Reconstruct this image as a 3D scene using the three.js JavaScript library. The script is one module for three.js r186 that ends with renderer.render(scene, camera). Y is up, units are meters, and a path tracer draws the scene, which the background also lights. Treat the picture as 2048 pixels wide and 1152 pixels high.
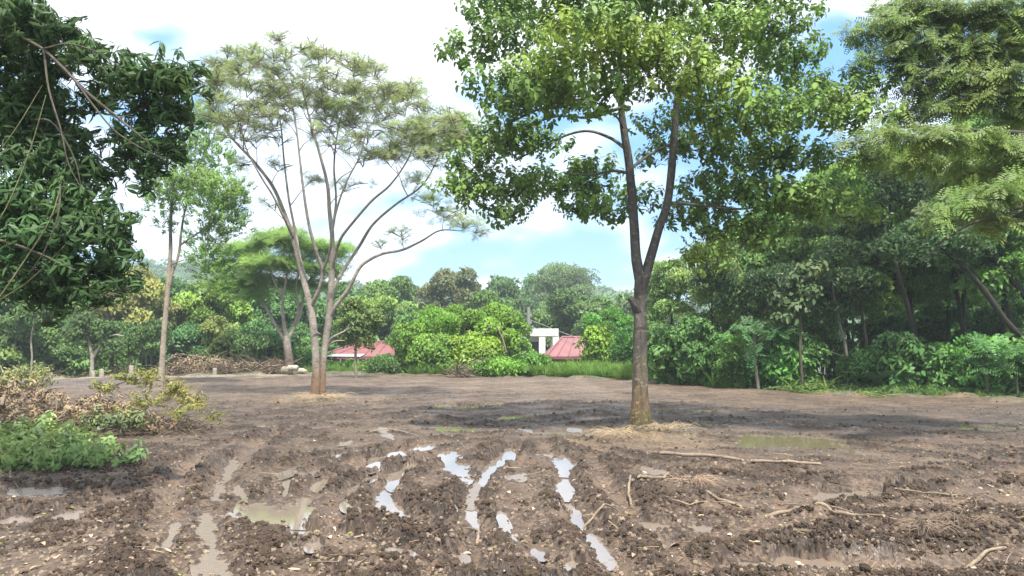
import * as THREE from 'three';
import { createNoise2D, createNoise3D } from 'simplex-noise';

// ---------------------------------------------------------------- camera, sky, sun, exposure
const scene = new THREE.Scene();
const F = 1500, PITCH = Math.atan(115 / 1500), EYE = 1.6;          // focal length in photo pixels (2048 wide), upward tilt, eye height
const camera = new THREE.PerspectiveCamera(2 * Math.atan(576 / F) * 180 / Math.PI, 16 / 9, 0.1, 3000);
camera.position.set(0, EYE, 0);
camera.rotation.set(PITCH, 0, 0);
const renderer = new THREE.WebGLRenderer({ antialias: true });
renderer.setSize(1024, 576);
renderer.toneMapping = THREE.LinearToneMapping;
renderer.toneMappingExposure = 1.95;
renderer.shadowMap.enabled = true;
scene.fog = new THREE.FogExp2(0xdcecf2, 0.0009);

function rng(seed) {
  let a = seed >>> 0;
  return () => { a = (a + 0x6d2b79f5) | 0; let t = Math.imul(a ^ (a >>> 15), 1 | a); t = (t + Math.imul(t ^ (t >>> 7), 61 | t)) ^ t; return ((t ^ (t >>> 14)) >>> 0) / 4294967296; };
}
const n2 = createNoise2D(rng(11)), n3 = createNoise3D(rng(12));
const clamp = (x, a = 0, b = 1) => Math.min(b, Math.max(a, x));
const smooth = (a, b, x) => { const t = clamp((x - a) / (b - a)); return t * t * (3 - 2 * t); };
const mix = (a, b, t) => a + (b - a) * t;
const V = (x, y, z) => new THREE.Vector3(x, y, z);
function fbm2(x, y, o = 4) { let s = 0, a = 0.5; for (let i = 0; i < o; i++) { s += a * n2(x, y); x = x * 2.03 + 7.1; y = y * 2.03 - 3.7; a *= 0.5; } return s; }
function fbm3(x, y, z, o = 5) { let s = 0, a = 0.5; for (let i = 0; i < o; i++) { s += a * n3(x, y, z); x = x * 2.03 + 5.1; y = y * 2.03; z = z * 2.03 - 2.3; a *= 0.52; } return s; }

{ // a bright humid sky: broken white cloud over blue, paler towards the horizon
  const W = 1024, Hh = 512, data = new Float32Array(W * Hh * 4);
  for (let j = 0; j < Hh; j++) for (let i = 0; i < W; i++) {
    const el = ((j + 0.5) / Hh - 0.5) * Math.PI, az = ((i + 0.5) / W - 0.5) * 2 * Math.PI;
    const x = Math.cos(el) * Math.cos(az), z = Math.cos(el) * Math.sin(az), y = Math.sin(el), yy = Math.max(y, 0);
    const k = 1.5 / (yy + 0.22);
    const c = fbm3(x * k + 3.3, z * k * 1.0, 1.7 + yy * 2, 5);
    const side = x / Math.hypot(x, z + 1e-6);                        // cloud thins out towards one side of the sky
    let cov = smooth(-0.26, 0.26, c - 0.44 * side + 0.66 * smooth(0.2, 0.5, yy) - 0.06);
    const hz = Math.exp(-yy * 5);
    const blue = [mix(0.13, 0.33, hz), mix(0.33, 0.54, hz), mix(0.72, 0.68, hz)];
    cov *= mix(1, 0.5, hz) * (1 - 0.42 * Math.exp(-(((el - 0.24) / 0.13) ** 2)));
    const w = 1.02;
    const o = (j * W + i) * 4;
    data[o] = mix(blue[0], w, cov); data[o + 1] = mix(blue[1], w, cov); data[o + 2] = mix(blue[2], w * 1.01, cov); data[o + 3] = 1;
    if (y < 0) { data[o] = 0.28; data[o + 1] = 0.3; data[o + 2] = 0.29; }
  }
  const t = new THREE.DataTexture(data, W, Hh, THREE.RGBAFormat, THREE.FloatType);
  t.mapping = THREE.EquirectangularReflectionMapping; t.magFilter = THREE.LinearFilter; t.minFilter = THREE.LinearFilter; t.needsUpdate = true;
  scene.background = t; scene.environment = t;
}
const sun = new THREE.DirectionalLight(new THREE.Color(1, 0.955, 0.86), 4.8);
sun.position.set(15, 82, 20); sun.target.position.set(0, 0, -20);
sun.castShadow = true; sun.shadow.radius = 5; sun.shadow.mapSize.set(4096, 4096);
Object.assign(sun.shadow.camera, { left: -70, right: 70, top: 70, bottom: -70, near: 1, far: 300 });
scene.add(sun, sun.target);

// ---------------------------------------------------------------- from photo pixels to places
const CP = Math.cos(PITCH), SP = Math.sin(PITCH);
function ray(px, py) { const x = (px - 1024) / F, y = -(py - 576) / F; return V(x, y * CP + SP, -CP + y * SP); }
function at(px, py, d) { const r = ray(px, py); return r.multiplyScalar(d / -r.z).add(V(0, EYE, 0)); }       // the point d metres ahead
function gnd(px, py) { const r = ray(px, py), k = EYE / -r.y; return V(r.x * k, 0, r.z * k); }                // the point on level ground
function toPx(x, y, z) { const h = y - EYE, cz = -z * CP + h * SP, cy = h * CP + z * SP; return [1024 + F * x / cz, 576 - F * cy / cz]; }

// ---------------------------------------------------------------- things, parts, names
const used = {};
function numbered(n) { const k = used[n] = (used[n] ?? -1) + 1; return k ? n + '_' + String(k).padStart(3, '0') : n; }
const shade = (o) => { o.castShadow = true; o.receiveShadow = true; return o; };
function thing(name, label, category, group, pos) {
  const o = new THREE.Group(); o.name = numbered(name); o.userData = { label, category }; if (group) o.userData.group = group;
  if (pos) o.position.copy(pos);
  scene.add(o); return o;
}
function part(name, geo, mat, parent, stuff) {
  const m = shade(new THREE.Mesh(geo, mat)); m.name = name; if (stuff) m.userData.kind = 'stuff'; parent.add(m); return m;
}
function whole(name, label, category, geo, mat, group) {
  const m = shade(new THREE.Mesh(geo, mat)); m.name = numbered(name); m.userData = { label, category }; if (group) m.userData.group = group; scene.add(m); return m;
}
function setting(name, geo, mat, label, category, kind = 'structure') {
  const m = shade(new THREE.Mesh(geo, mat)); m.name = numbered(name); m.userData = { kind, label, category }; scene.add(m); return m;
}

// ---------------------------------------------------------------- textures
function tiled(W, Hh, fn) { // fn(periodic noise, u, v) -> [r, g, b] 0..1
  const data = new Uint8Array(W * Hh * 4);
  for (let j = 0; j < Hh; j++) for (let i = 0; i < W; i++) {
    const c = fn(i / W, j / Hh), o = (j * W + i) * 4;
    data[o] = clamp(c[0]) * 255; data[o + 1] = clamp(c[1]) * 255; data[o + 2] = clamp(c[2]) * 255; data[o + 3] = 255;
  }
  const t = new THREE.DataTexture(data, W, Hh); t.wrapS = t.wrapT = THREE.RepeatWrapping; t.magFilter = THREE.LinearFilter; t.minFilter = THREE.LinearFilter; t.needsUpdate = true; return t;
}
function lattice(seed) { // value noise that repeats every (nx, ny) cells
  const r = rng(seed), tab = new Float32Array(65536); for (let i = 0; i < 65536; i++) tab[i] = r();
  return (u, v, nx, ny) => {
    const x = u * nx, y = v * ny, xi = Math.floor(x), yi = Math.floor(y), fx = x - xi, fy = y - yi;
    const h = (a, b) => tab[((((a % nx) + nx) % nx) * 131 + (((b % ny) + ny) % ny) * 1777 + nx * 17) & 65535];
    const sx = fx * fx * (3 - 2 * fx), sy = fy * fy * (3 - 2 * fy);
    return mix(mix(h(xi, yi), h(xi + 1, yi), sx), mix(h(xi, yi + 1), h(xi + 1, yi + 1), sx), sy);
  };
}
const L1 = lattice(5), L2 = lattice(6);
const tf = (u, v, nx, ny, o, L = L1) => { let s = 0, a = 0.5, t = 0; for (let i = 0; i < o; i++) { s += a * L(u, v, nx, ny); t += a; a *= 0.55; nx *= 2; ny *= 2; } return s / t; };
const mudBump = tiled(1024, 1024, (u, v) => {
  const b = Math.abs(tf(u, v, 18, 18, 3) - 0.5) * 2, c = Math.abs(tf(u, v, 44, 44, 3, L2) - 0.5) * 2, g = tf(u, v, 150, 150, 2);
  const h = 0.5 * b + 0.4 * c + 0.25 * g; return [h, h, h];
});
const mudColor = tiled(1024, 1024, (u, v) => {
  const a = tf(u, v, 10, 10, 5), b = tf(u, v, 90, 90, 3, L2), s = L1(u, v, 256, 256), q = L2(u, v, 200, 200);
  const cr = smooth(0.5, 0.58, tf(u, v, 42, 42, 3)) * smooth(0.40, 0.56, tf(u, v, 7, 7, 3, L2));   // crumbs of darker, wetter earth
  let k = (0.56 + 0.5 * (a - 0.5) + 0.8 * (b - 0.5) + 0.2 * (s - 0.5)) * (1 - 0.5 * cr);
  let r = k, g = k * 0.985, bl = k * 0.97;
  if (q > 0.965) { r += 0.28; g += 0.24; bl += 0.17; }               // specks of straw and grit
  if (q < 0.03) { r *= 0.6; g *= 0.6; bl *= 0.6; }
  return [r, g, bl];
});
const mudRough = tiled(512, 512, (u, v) => { const a = tf(u, v, 6, 6, 4), b = tf(u, v, 60, 60, 2, L2); const k = clamp(0.72 + 0.9 * (a - 0.5) + 0.5 * (b - 0.5), 0.36, 1); return [k, k, k]; });
const barkBump = tiled(512, 512, (u, v) => { const a = tf(u, v, 26, 5, 4), b = tf(u, v, 70, 50, 2, L2); const h = 0.7 * Math.abs(a - 0.5) * 2 + 0.3 * b; return [h, h, h]; });
const barkColor = tiled(512, 512, (u, v) => {
  const a = tf(u, v, 20, 5, 4), b = tf(u, v, 7, 6, 4, L2), p = tf(u, v, 16, 22, 3), s = tf(u, v, 90, 60, 2);
  let k = 0.42 + 0.5 * (a - 0.5) + 0.3 * (s - 0.5);
  const lich = smooth(0.56, 0.64, p) * smooth(0.42, 0.55, b);        // pale lichen blotches
  const moss = smooth(0.58, 0.7, tf(u, v, 5, 9, 3, L2));
  return [mix(mix(k, k * 0.8, moss), 0.92, lich * 0.8), mix(mix(k, k * 0.9, moss), 0.92, lich * 0.8), mix(mix(k, k * 0.62, moss), 0.88, lich * 0.8)];
});
const paleBark = tiled(512, 512, (u, v) => {
  const a = tf(u, v, 14, 30, 4), b = tf(u, v, 5, 7, 4, L2), s = tf(u, v, 80, 60, 2);
  const k = 0.5 + 0.45 * (a - 0.5) + 0.4 * (b - 0.5) + 0.25 * (s - 0.5); return [k, k, k];
});
const wallTex = tiled(256, 256, (u, v) => { const k = 0.8 + 0.4 * (tf(u, v, 6, 3, 4) - 0.5) + 0.1 * (L1(u, v, 120, 120) - 0.5); return [k, k * 0.99, k * 0.96]; });
const M = {
  mud: new THREE.MeshStandardMaterial({ color: 0xffffff, vertexColors: true, map: mudColor, bumpMap: mudBump, bumpScale: 0.034, roughnessMap: mudRough, roughness: 1 }),
  clod: new THREE.MeshStandardMaterial({ color: new THREE.Color(0.088, 0.061, 0.045), bumpMap: mudBump, bumpScale: 0.01, roughness: 0.9 }),
  water: new THREE.MeshPhysicalMaterial({ color: new THREE.Color(0.19, 0.155, 0.125), roughness: 0.04, metalness: 0.0, ior: 1.85, specularIntensity: 1 }),
  murky: new THREE.MeshPhysicalMaterial({ color: new THREE.Color(0.165, 0.145, 0.088), roughness: 0.05, ior: 1.6 }),
  silt: new THREE.MeshPhysicalMaterial({ color: new THREE.Color(0.17, 0.132, 0.102), roughness: 0.24, ior: 1.6, bumpMap: mudBump, bumpScale: 0.004 }),
  bark: new THREE.MeshStandardMaterial({ color: 0xffffff, vertexColors: true, map: barkColor, bumpMap: barkBump, bumpScale: 0.016, roughness: 0.9 }),
  pale: new THREE.MeshStandardMaterial({ color: 0xffffff, vertexColors: true, map: paleBark, bumpMap: barkBump, bumpScale: 0.01, roughness: 0.88 }),
  dark: new THREE.MeshStandardMaterial({ color: new THREE.Color(0.12, 0.1, 0.078), map: paleBark, bumpMap: barkBump, bumpScale: 0.02, roughness: 0.95 }),
  stick: new THREE.MeshStandardMaterial({ color: new THREE.Color(0.40, 0.305, 0.215), map: paleBark, bumpMap: barkBump, bumpScale: 0.006, roughness: 0.8 }),
  twig: new THREE.MeshStandardMaterial({ color: new THREE.Color(0.30, 0.215, 0.15), roughness: 0.9 }),
  straw: new THREE.MeshStandardMaterial({ color: new THREE.Color(0.40, 0.31, 0.19), roughness: 0.9 }),
  deadLeaf: new THREE.MeshStandardMaterial({ color: new THREE.Color(0.40, 0.32, 0.24), roughness: 0.8, side: THREE.DoubleSide }),
  dryLeaf: new THREE.MeshStandardMaterial({ color: new THREE.Color(0.235, 0.175, 0.105), roughness: 0.9, side: THREE.DoubleSide }),
  roof: new THREE.MeshStandardMaterial({ color: new THREE.Color(0.25, 0.098, 0.108), roughness: 0.5, map: wallTex }),
  paint: new THREE.MeshStandardMaterial({ color: new THREE.Color(0.82, 0.82, 0.80), roughness: 0.8, map: wallTex }),
  plaster: new THREE.MeshStandardMaterial({ color: new THREE.Color(0.62, 0.60, 0.54), roughness: 0.9, map: wallTex }),
  maroon: new THREE.MeshStandardMaterial({ color: new THREE.Color(0.13, 0.035, 0.03), roughness: 0.8, map: wallTex }),
  hole: new THREE.MeshStandardMaterial({ color: new THREE.Color(0.03, 0.03, 0.03), roughness: 0.4 }),
  metal: new THREE.MeshStandardMaterial({ color: new THREE.Color(0.27, 0.265, 0.29), roughness: 0.6, metalness: 0.1 }),
  concrete: new THREE.MeshStandardMaterial({ color: new THREE.Color(0.50, 0.47, 0.41), roughness: 0.95, map: wallTex, bumpMap: mudBump, bumpScale: 0.004 }),
  pole: new THREE.MeshStandardMaterial({ color: new THREE.Color(0.22, 0.21, 0.20), roughness: 0.9 }),
  wire: new THREE.MeshStandardMaterial({ color: new THREE.Color(0.35, 0.36, 0.36), roughness: 0.6 }),
};
const leafMats = {};
function leafMat(r, g, b, t = 0.34) {
  const k = [r, g, b, t].join(); return leafMats[k] ??= new THREE.MeshPhysicalMaterial({ color: new THREE.Color(r * 1.3, g * 1.25, b * 1.12), roughness: 1, transmission: t, thickness: 0, side: THREE.DoubleSide, ior: 1.4, specularIntensity: 0.3, clearcoat: 0.38, clearcoatRoughness: 0.42 });
}

// ---------------------------------------------------------------- mesh building
class Acc {
  constructor() { this.p = []; this.n = []; this.u = []; this.c = []; this.i = []; }
  get size() { return this.p.length / 3; }
  vert(p, n, u, v, c) { this.p.push(p.x, p.y, p.z); this.n.push(n.x, n.y, n.z); this.u.push(u, v); if (c) this.c.push(c[0], c[1], c[2]); return this.size - 1; }
  // a tapered, slightly lumpy round stem through points
  tube(pts, rad, o = {}) {
    const { sides = 8, seg = 4, wob = 0.08, color, shape } = o;
    const curve = pts.length > 2 ? new THREE.CatmullRomCurve3(pts, false, 'centripetal') : new THREE.LineCurve3(pts[0], pts[1]);
    const N = Math.max(1, (pts.length - 1) * seg); let prev = null, side = null, len = 0, last = null; const base = this.size;
    const P = V(0, 0, 0), Nn = V(0, 0, 0);
    for (let k = 0; k <= N; k++) {
      const t = k / N, c = curve.getPoint(t), tan = curve.getTangent(t).normalize();
      if (!side) { side = Math.abs(tan.y) > 0.9 ? V(1, 0, 0) : V(0, 1, 0); }
      side.addScaledVector(tan, -side.dot(tan)).normalize();
      const up = V(0, 0, 0).crossVectors(tan, side);
      if (last) len += c.distanceTo(last); last = c;
      const f = t * (rad.length - 1), fi = Math.min(rad.length - 2, Math.floor(f)), r0 = rad.length > 1 ? mix(rad[fi], rad[fi + 1], f - fi) : rad[0];
      for (let s = 0; s <= sides; s++) {
        const a = (s % sides) / sides * Math.PI * 2;
        let r = r0 * (1 + wob * n3(c.x * 2.2 + Math.cos(a) * 0.8, c.y * 1.3, c.z * 2.2 + Math.sin(a) * 0.8));
        if (shape) r *= shape(t, a, c);
        Nn.copy(side).multiplyScalar(Math.cos(a)).addScaledVector(up, Math.sin(a));
        P.copy(c).addScaledVector(Nn, r);
        this.vert(P, Nn, s / sides * Math.max(0.25, Math.round(r0 * 6.28 * 2) / 2), len, color ? color(P, t, a) : null);
      }
    }
    const w = sides + 1;
    for (let k = 0; k < N; k++) for (let s = 0; s < sides; s++) { const a = base + k * w + s, b = a + w; this.i.push(a, a + 1, b, b, a + 1, b + 1); }
    for (const e of [0, N]) { // closed ends
      const c = curve.getPoint(e / N), tn = curve.getTangent(e / N).multiplyScalar(e ? 1 : -1), m = this.vert(c, tn, 0.1, 0.1, color ? color(c, e / N, 0) : null);
      for (let s = 0; s < sides; s++) { const a = base + e * w + s; e ? this.i.push(m, a, a + 1) : this.i.push(m, a + 1, a); }
    }
    return this;
  }
  tri(a, b, c) { this.i.push(a, b, c); }
  geo() {
    const g = new THREE.BufferGeometry();
    g.setAttribute('position', new THREE.Float32BufferAttribute(this.p, 3)); g.setAttribute('normal', new THREE.Float32BufferAttribute(this.n, 3)); g.setAttribute('uv', new THREE.Float32BufferAttribute(this.u, 2));
    if (this.c.length) g.setAttribute('color', new THREE.Float32BufferAttribute(this.c, 3));
    g.setIndex(this.i); return g;
  }
}
// one leaf along +z, its face up: folded along the midrib and bent down towards the tip
function leafInto(acc, m, L, W, fold = 0.25, droop = 0.25, fine = true) {
  const rows = fine ? [[0, 0], [0.22, 0.75], [0.5, 1], [0.78, 0.66], [1, 0]] : [[0, 0], [0.42, 1], [1, 0]];
  const up = V(0, 1, 0).transformDirection(m), id = [];
  for (const [t, w] of rows) {
    const y = -droop * L * t * t, pts = w ? [[-w * W / 2, y + fold * w * W / 2], [0, y], [w * W / 2, y + fold * w * W / 2]] : [[0, y]];
    id.push(pts.map(([x, yy]) => acc.vert(V(x, yy, t * L).applyMatrix4(m), V(up.x, up.y, up.z), 0.5, t)));
  }
  for (let k = 0; k < id.length - 1; k++) {
    const a = id[k], b = id[k + 1];
    if (a.length === 1) { acc.tri(a[0], b[0], b[1]); acc.tri(a[0], b[1], b[2]); }
    else if (b.length === 1) { acc.tri(a[0], b[0], a[1]); acc.tri(a[1], b[0], a[2]); }
    else for (let s = 0; s < 2; s++) { acc.tri(a[s], b[s], a[s + 1]); acc.tri(a[s + 1], b[s], b[s + 1]); }
  }
}
const UP = V(0, 1, 0), Q = new THREE.Quaternion();
function leafMatrix(pos, az, tilt, roll, s = 1) {
  const q = new THREE.Quaternion().setFromEuler(new THREE.Euler(tilt, az, roll, 'YXZ')); return new THREE.Matrix4().compose(pos, q, V(s, s, s));
}
function faceted(g) { g.deleteAttribute('normal'); const h = g.toNonIndexed(); h.computeVertexNormals(); return h; }
// leafy twigs. Each is { geo, leaf, spots }: the joined twig, one leaf of it, and where its leaves sit
function spray(seed, { n = 9, len = 0.3, L = 0.15, W = 0.08, d0 = 0.1, d1 = 0.8, fold = 0.25, droop = 0.25, fine = true, spread = 0.03, stem = 0.004 }) {
  const r = rng(seed), acc = new Acc(), spots = [];
  for (let i = 0; i < n; i++) {
    const t = (i + 0.6) / n, m = leafMatrix(V((r() - 0.5) * spread, len * t, (r() - 0.5) * spread), i * 2.4 + r() * 0.9, mix(d1, d0, t) + (r() - 0.5) * 0.5, (r() - 0.5) * 0.7, 0.72 + 0.5 * r());
    leafInto(acc, m, L, W, fold, droop, fine); spots.push(m);
  }
  if (stem) acc.tube([V(0, -0.05, 0), V(0, len, 0)], [stem, stem * 0.5], { sides: 3, seg: 1, wob: 0 });
  const one = new Acc(); leafInto(one, new THREE.Matrix4(), L, W, fold, droop, fine);
  return { geo: acc.geo(), leaf: one.geo(), spots };
}
// feathery twig: fronds with rows of narrow leaflets
function feather(seed, { fronds = 5, len = 0.38, pairs = 9, pw = 0.02, pl = 0.1 }) {
  const r = rng(seed), acc = new Acc();
  for (let f = 0; f < fronds; f++) {
    const az = f / fronds * 6.28 + r() * 0.8, tilt = -0.7 + r() * 1.3, base = leafMatrix(V(0, 0.06 * r(), 0), az, tilt, (r() - 0.5) * 0.6, 0.75 + 0.5 * r());
    for (let k = 0; k < pairs; k++) for (const s of [-1, 1]) {
      const t = (k + 0.7) / pairs, l = pl * (0.45 + 1.1 * Math.sin(Math.PI * (0.15 + 0.8 * t)) * 0.6), m = base.clone().multiply(leafMatrix(V(0, -0.12 * len * t * t, t * len), s * (1.05 + 0.15 * r()), 0.1 + r() * 0.2, 0));
      const a = acc.vert(V(0, 0, 0).applyMatrix4(m), UP, 0, 0), b = acc.vert(V(-pw / 2, 0, l * 0.5).applyMatrix4(m), UP, 0, 0), c = acc.vert(V(pw / 2, 0, l * 0.5).applyMatrix4(m), UP, 0, 0), d = acc.vert(V(0, -0.01, l).applyMatrix4(m), UP, 0, 0);
      acc.tri(a, b, c); acc.tri(b, d, c);
    }
  }
  return { geo: acc.geo() };
}
// distant leafy clump: a dome of loose leaves
function clump(seed, { n = 22, R = 0.5, L = 0.26, W = 0.15 }) {
  const r = rng(seed), acc = new Acc();
  for (let i = 0; i < n; i++) {
    const a = r() * 6.28, q = Math.sqrt(r()) * R, y = 0.55 * Math.sqrt(Math.max(0, R * R - q * q)) * (0.3 + 0.8 * r()) - 0.1;
    leafInto(acc, leafMatrix(V(Math.cos(a) * q, y, Math.sin(a) * q), r() * 6.28, 0.15 + r() * 0.85, (r() - 0.5) * 0.9, 0.6 + 0.7 * r()), L, W, 0.3, 0.3, false);
  }
  return { geo: acc.geo() };
}
const S = {
  broad: spray(1, { n: 11, len: 0.42, L: 0.17, W: 0.095, d0: 0.05, d1: 0.75, stem: 0.005 }),
  mango: spray(2, { n: 11, len: 0.14, L: 0.2, W: 0.05, d0: 0.35, d1: 1.15, droop: 0.35, fold: 0.35 }),
  cut: spray(3, { n: 16, len: 0.5, L: 0.15, W: 0.062, d0: 0.1, d1: 0.7, droop: 0.4 }),
  long: spray(4, { n: 12, len: 0.3, L: 0.22, W: 0.07, d0: 0.2, d1: 1.0, fine: false, stem: 0 }),
  big: spray(8, { n: 7, len: 0.5, L: 0.42, W: 0.26, d0: 0.1, d1: 0.9, droop: 0.35 }),
  feather: feather(5, { fronds: 5, len: 0.34, pairs: 6, pw: 0.036, pl: 0.12 }), fine: feather(6, { fronds: 6, len: 0.55, pairs: 7, pw: 0.045, pl: 0.17 }),
  clump: clump(7, {}), small: clump(9, { n: 30, R: 0.5, L: 0.17, W: 0.09 }), big2: clump(10, { n: 15, R: 0.55, L: 0.36, W: 0.2 }),
  blade: (() => { const r = rng(21), a = new Acc(); for (let i = 0; i < 16; i++) leafInto(a, leafMatrix(V((r() - 0.5) * 0.2, 0, (r() - 0.5) * 0.2), r() * 6.28, -1.35 + r() * 0.5, 0, 0.6 + 0.7 * r()), 0.6, 0.028, 0.2, -0.45 * -1, true); return { geo: a.geo() }; })(),
};
const nameOfKind = {};
// leaves all through a set of pads (ellipsoids); returns matrices and tints
function fill(pads, o) {
  const r = rng(o.seed), mats = [], tints = [], { dens = 20, scale = 1, top = 0.35, upward = 0.8, inner = 0.55, vary = 0.3 } = o;
  const q = new THREE.Quaternion(), q2 = new THREE.Quaternion(), dir = V(0, 0, 0);
  for (const p of pads) {
    const a = (p.r.x * p.r.y + p.r.x * p.r.z + p.r.y * p.r.z) * 4, n = Math.max(3, Math.round(a * dens * (p.k ?? 1) / (scale * scale)));
    const tone = (1 + (r() - 0.5) * vary) * (1 + 0.8 * Math.max(0, p.y ?? 0));  // pad tones paint in sunlit clumps; yellower pads also come brighter
    for (let i = 0; i < n; i++) {
      let y = r() * 2 - 1; if (y < 0 && r() < top) y = -y;
      const th = r() * 6.28, h = Math.sqrt(1 - y * y), rr = mix(inner, 1.04, Math.sqrt(r())) * (1 + 0.36 * n3(p.c.x + Math.cos(th) * h * 1.7, p.c.y + y * 1.7, p.c.z + Math.sin(th) * h * 1.7));
      dir.set(Math.cos(th) * h, y, Math.sin(th) * h);
      const pos = V(p.c.x + dir.x * p.r.x * rr, p.c.y + dir.y * p.r.y * rr, p.c.z + dir.z * p.r.z * rr);
      dir.y = dir.y * 0.7 + upward; dir.x += (r() - 0.5) * 0.7; dir.z += (r() - 0.5) * 0.7; dir.normalize();
      q.setFromUnitVectors(UP, dir).multiply(q2.setFromAxisAngle(UP, r() * 6.28));
      const s = scale * (0.6 + 0.8 * r());
      mats.push(new THREE.Matrix4().compose(pos, q.clone(), V(s, s, s)));
      const b = tone * (0.78 + 0.44 * r()), yel = (r() - 0.4) * 0.24 + (p.y ?? 0);
      tints.push([b * (1 + yel), b * (1 + 0.25 * yel), b * (1 - 0.3 * yel)]);
    }
  }
  return { mats, tints };
}
function instanced(name, kindGeo, mat, set, parent, stuff = true) {
  const m = shade(new THREE.InstancedMesh(kindGeo, mat, set.mats.length)); m.name = name;
  const c = new THREE.Color();
  set.mats.forEach((x, i) => { m.setMatrixAt(i, x); m.setColorAt(i, c.setRGB(...set.tints[i])); });
  if (stuff) m.userData.kind = 'stuff';
  parent.add(m); return m;
}
// the leaves nearest the camera become leaves of their own; the rest of the crown stays one part
function withLeaves(root, kind, mat, set, count) {
  const p = V(0, 0, 0), inView = set.mats.map((m, i) => { p.setFromMatrixPosition(m).add(root.position); const [u, v] = toPx(p.x, p.y, p.z); return { i, d: u > 0 && u < 2048 && v > 0 && v < 1152 ? p.length() : 1e9 }; }).sort((a, b) => a.d - b.d);
  const take = new Set(inView.slice(0, Math.floor(count / kind.spots.length)).map((x) => x.i));
  const tones = [0.85, 1, 1.15].map((k) => { const c = mat.clone(); c.color.multiplyScalar(k); return c; });
  for (const i of take) kind.spots.forEach((s, k) => {
    const m = part('leaf', kind.leaf, tones[(i + k) % 3], root); m.matrixAutoUpdate = true; new THREE.Matrix4().multiplyMatrices(set.mats[i], s).decompose(m.position, m.quaternion, m.scale);
  });
  const rest = { mats: set.mats.filter((_, i) => !take.has(i)), tints: set.tints.filter((_, i) => !take.has(i)) };
  return instanced('crown', kind.geo, mat, rest, root);
}
// limbs from the stems to each pad, and twigs inside the pads
function limbs(root, stems, pads, mat, o = {}) {
  const r = rng(o.seed ?? 3), { tm = 0.003, slope = 0.4, twigs = 3, thick = 0.016, color, sag = 0.15, separate = true, most = 0.5, sides = 6 } = o;
  const nodes = [];
  for (const s of stems) { const c = new THREE.CatmullRomCurve3(s.pts, false, 'centripetal'), N = s.pts.length * 5; for (let k = Math.floor(N * (s.from ?? 0)); k <= N; k++) { const t = k / N, f = t * (s.rad.length - 1), i = Math.min(s.rad.length - 2, Math.floor(f)); nodes.push({ p: c.getPoint(t), r: mix(s.rad[i], s.rad[i + 1], f - i) }); } }
  const order = pads.map((p) => ({ p, d: Math.min(...nodes.map((n) => n.p.distanceTo(p.c))) })).sort((a, b) => a.d - b.d);
  const all = new Acc();
  for (const { p } of order) {
    let best = null, bc = 1e9;
    for (const n of nodes) { const hd = Math.hypot(n.p.x - p.c.x, n.p.z - p.c.z), c = n.p.distanceTo(p.c) + 1.6 * Math.max(0, n.p.y - (p.c.y - slope * hd)) - 2 * n.r; if (c < bc) { bc = c; best = n; } }
    const a = best.p, L = a.distanceTo(p.c), e = p.c.clone().add(V(0, -0.25 * p.r.y, 0));
    const pts = [a.clone()]; const K = L > 1.2 ? 4 : 3;
    for (let k = 1; k < K; k++) { const t = k / K, m = a.clone().lerp(e, t); m.y += Math.sin(Math.PI * t) * L * sag * (0.4 + 0.8 * r()); m.x += (r() - 0.5) * L * 0.11; m.z += (r() - 0.5) * L * 0.11; pts.push(m); }
    pts.push(e);
    const r0 = Math.min(best.r * 0.62, thick * L * 0.8 + 0.008, most), r1 = Math.max(0.005, r0 * 0.34), acc = separate ? new Acc() : all;
    acc.tube(pts, [r0, mix(r0, r1, 0.6), r1], { sides, seg: 3, color });
    for (let k = 1; k < pts.length; k++) nodes.push({ p: pts[k], r: mix(r0, r1, k / (pts.length - 1)) });
    for (let k = 0; k < twigs; k++) {
      const s = pts[pts.length - 1 - (k % 2)], th = r() * 6.28, q = 0.45 + 0.5 * r(), d = V(p.c.x + Math.cos(th) * p.r.x * q, p.c.y + (r() * 1.1 - 0.2) * p.r.y, p.c.z + Math.sin(th) * p.r.z * q), m = s.clone().lerp(d, 0.5); m.y += 0.08 * L * r();
      acc.tube([s.clone(), m, d], [Math.max(tm * 1.3, r1 * 0.8), tm + 0.2 * r1], { sides: 4, seg: 2, wob: 0, color });
    }
    if (separate) part('branch', acc.geo(), mat, root);
  }
  return all;
}
const pxPads = (list, d, k = 1) => list.map(([x, y, rx, ry, dz = 0, dens = 1, yel = 0]) => { const dd = d + dz, m = dd / F; return { c: at(x, y, dd), r: V(rx * m * k, ry * m * k, rx * m * 0.9 * k), k: dens, y: yel }; });
const localTo = (root, stems, pads) => { for (const s of stems) s.pts.forEach((p) => p.sub(root.position)); for (const p of pads) p.c.sub(root.position); };

// ---------------------------------------------------------------- ground: churned mud with wheel ruts, puddle hollows and a grassy edge
const EDGE = [[-900, 46], [-300, 38], [0, 37], [300, 40], [560, 42], [800, 40.5], [1000, 39], [1200, 36], [1400, 29.5], [1600, 25.5], [1800, 24], [2048, 22.6], [2600, 18], [3400, 14]];
function edgeAt(px) { let k = 0; while (k < EDGE.length - 2 && px > EDGE[k + 1][0]) k++; const [a, da] = EDGE[k], [b, db] = EDGE[k + 1]; return mix(da, db, clamp((px - a) / (b - a))); }
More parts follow.
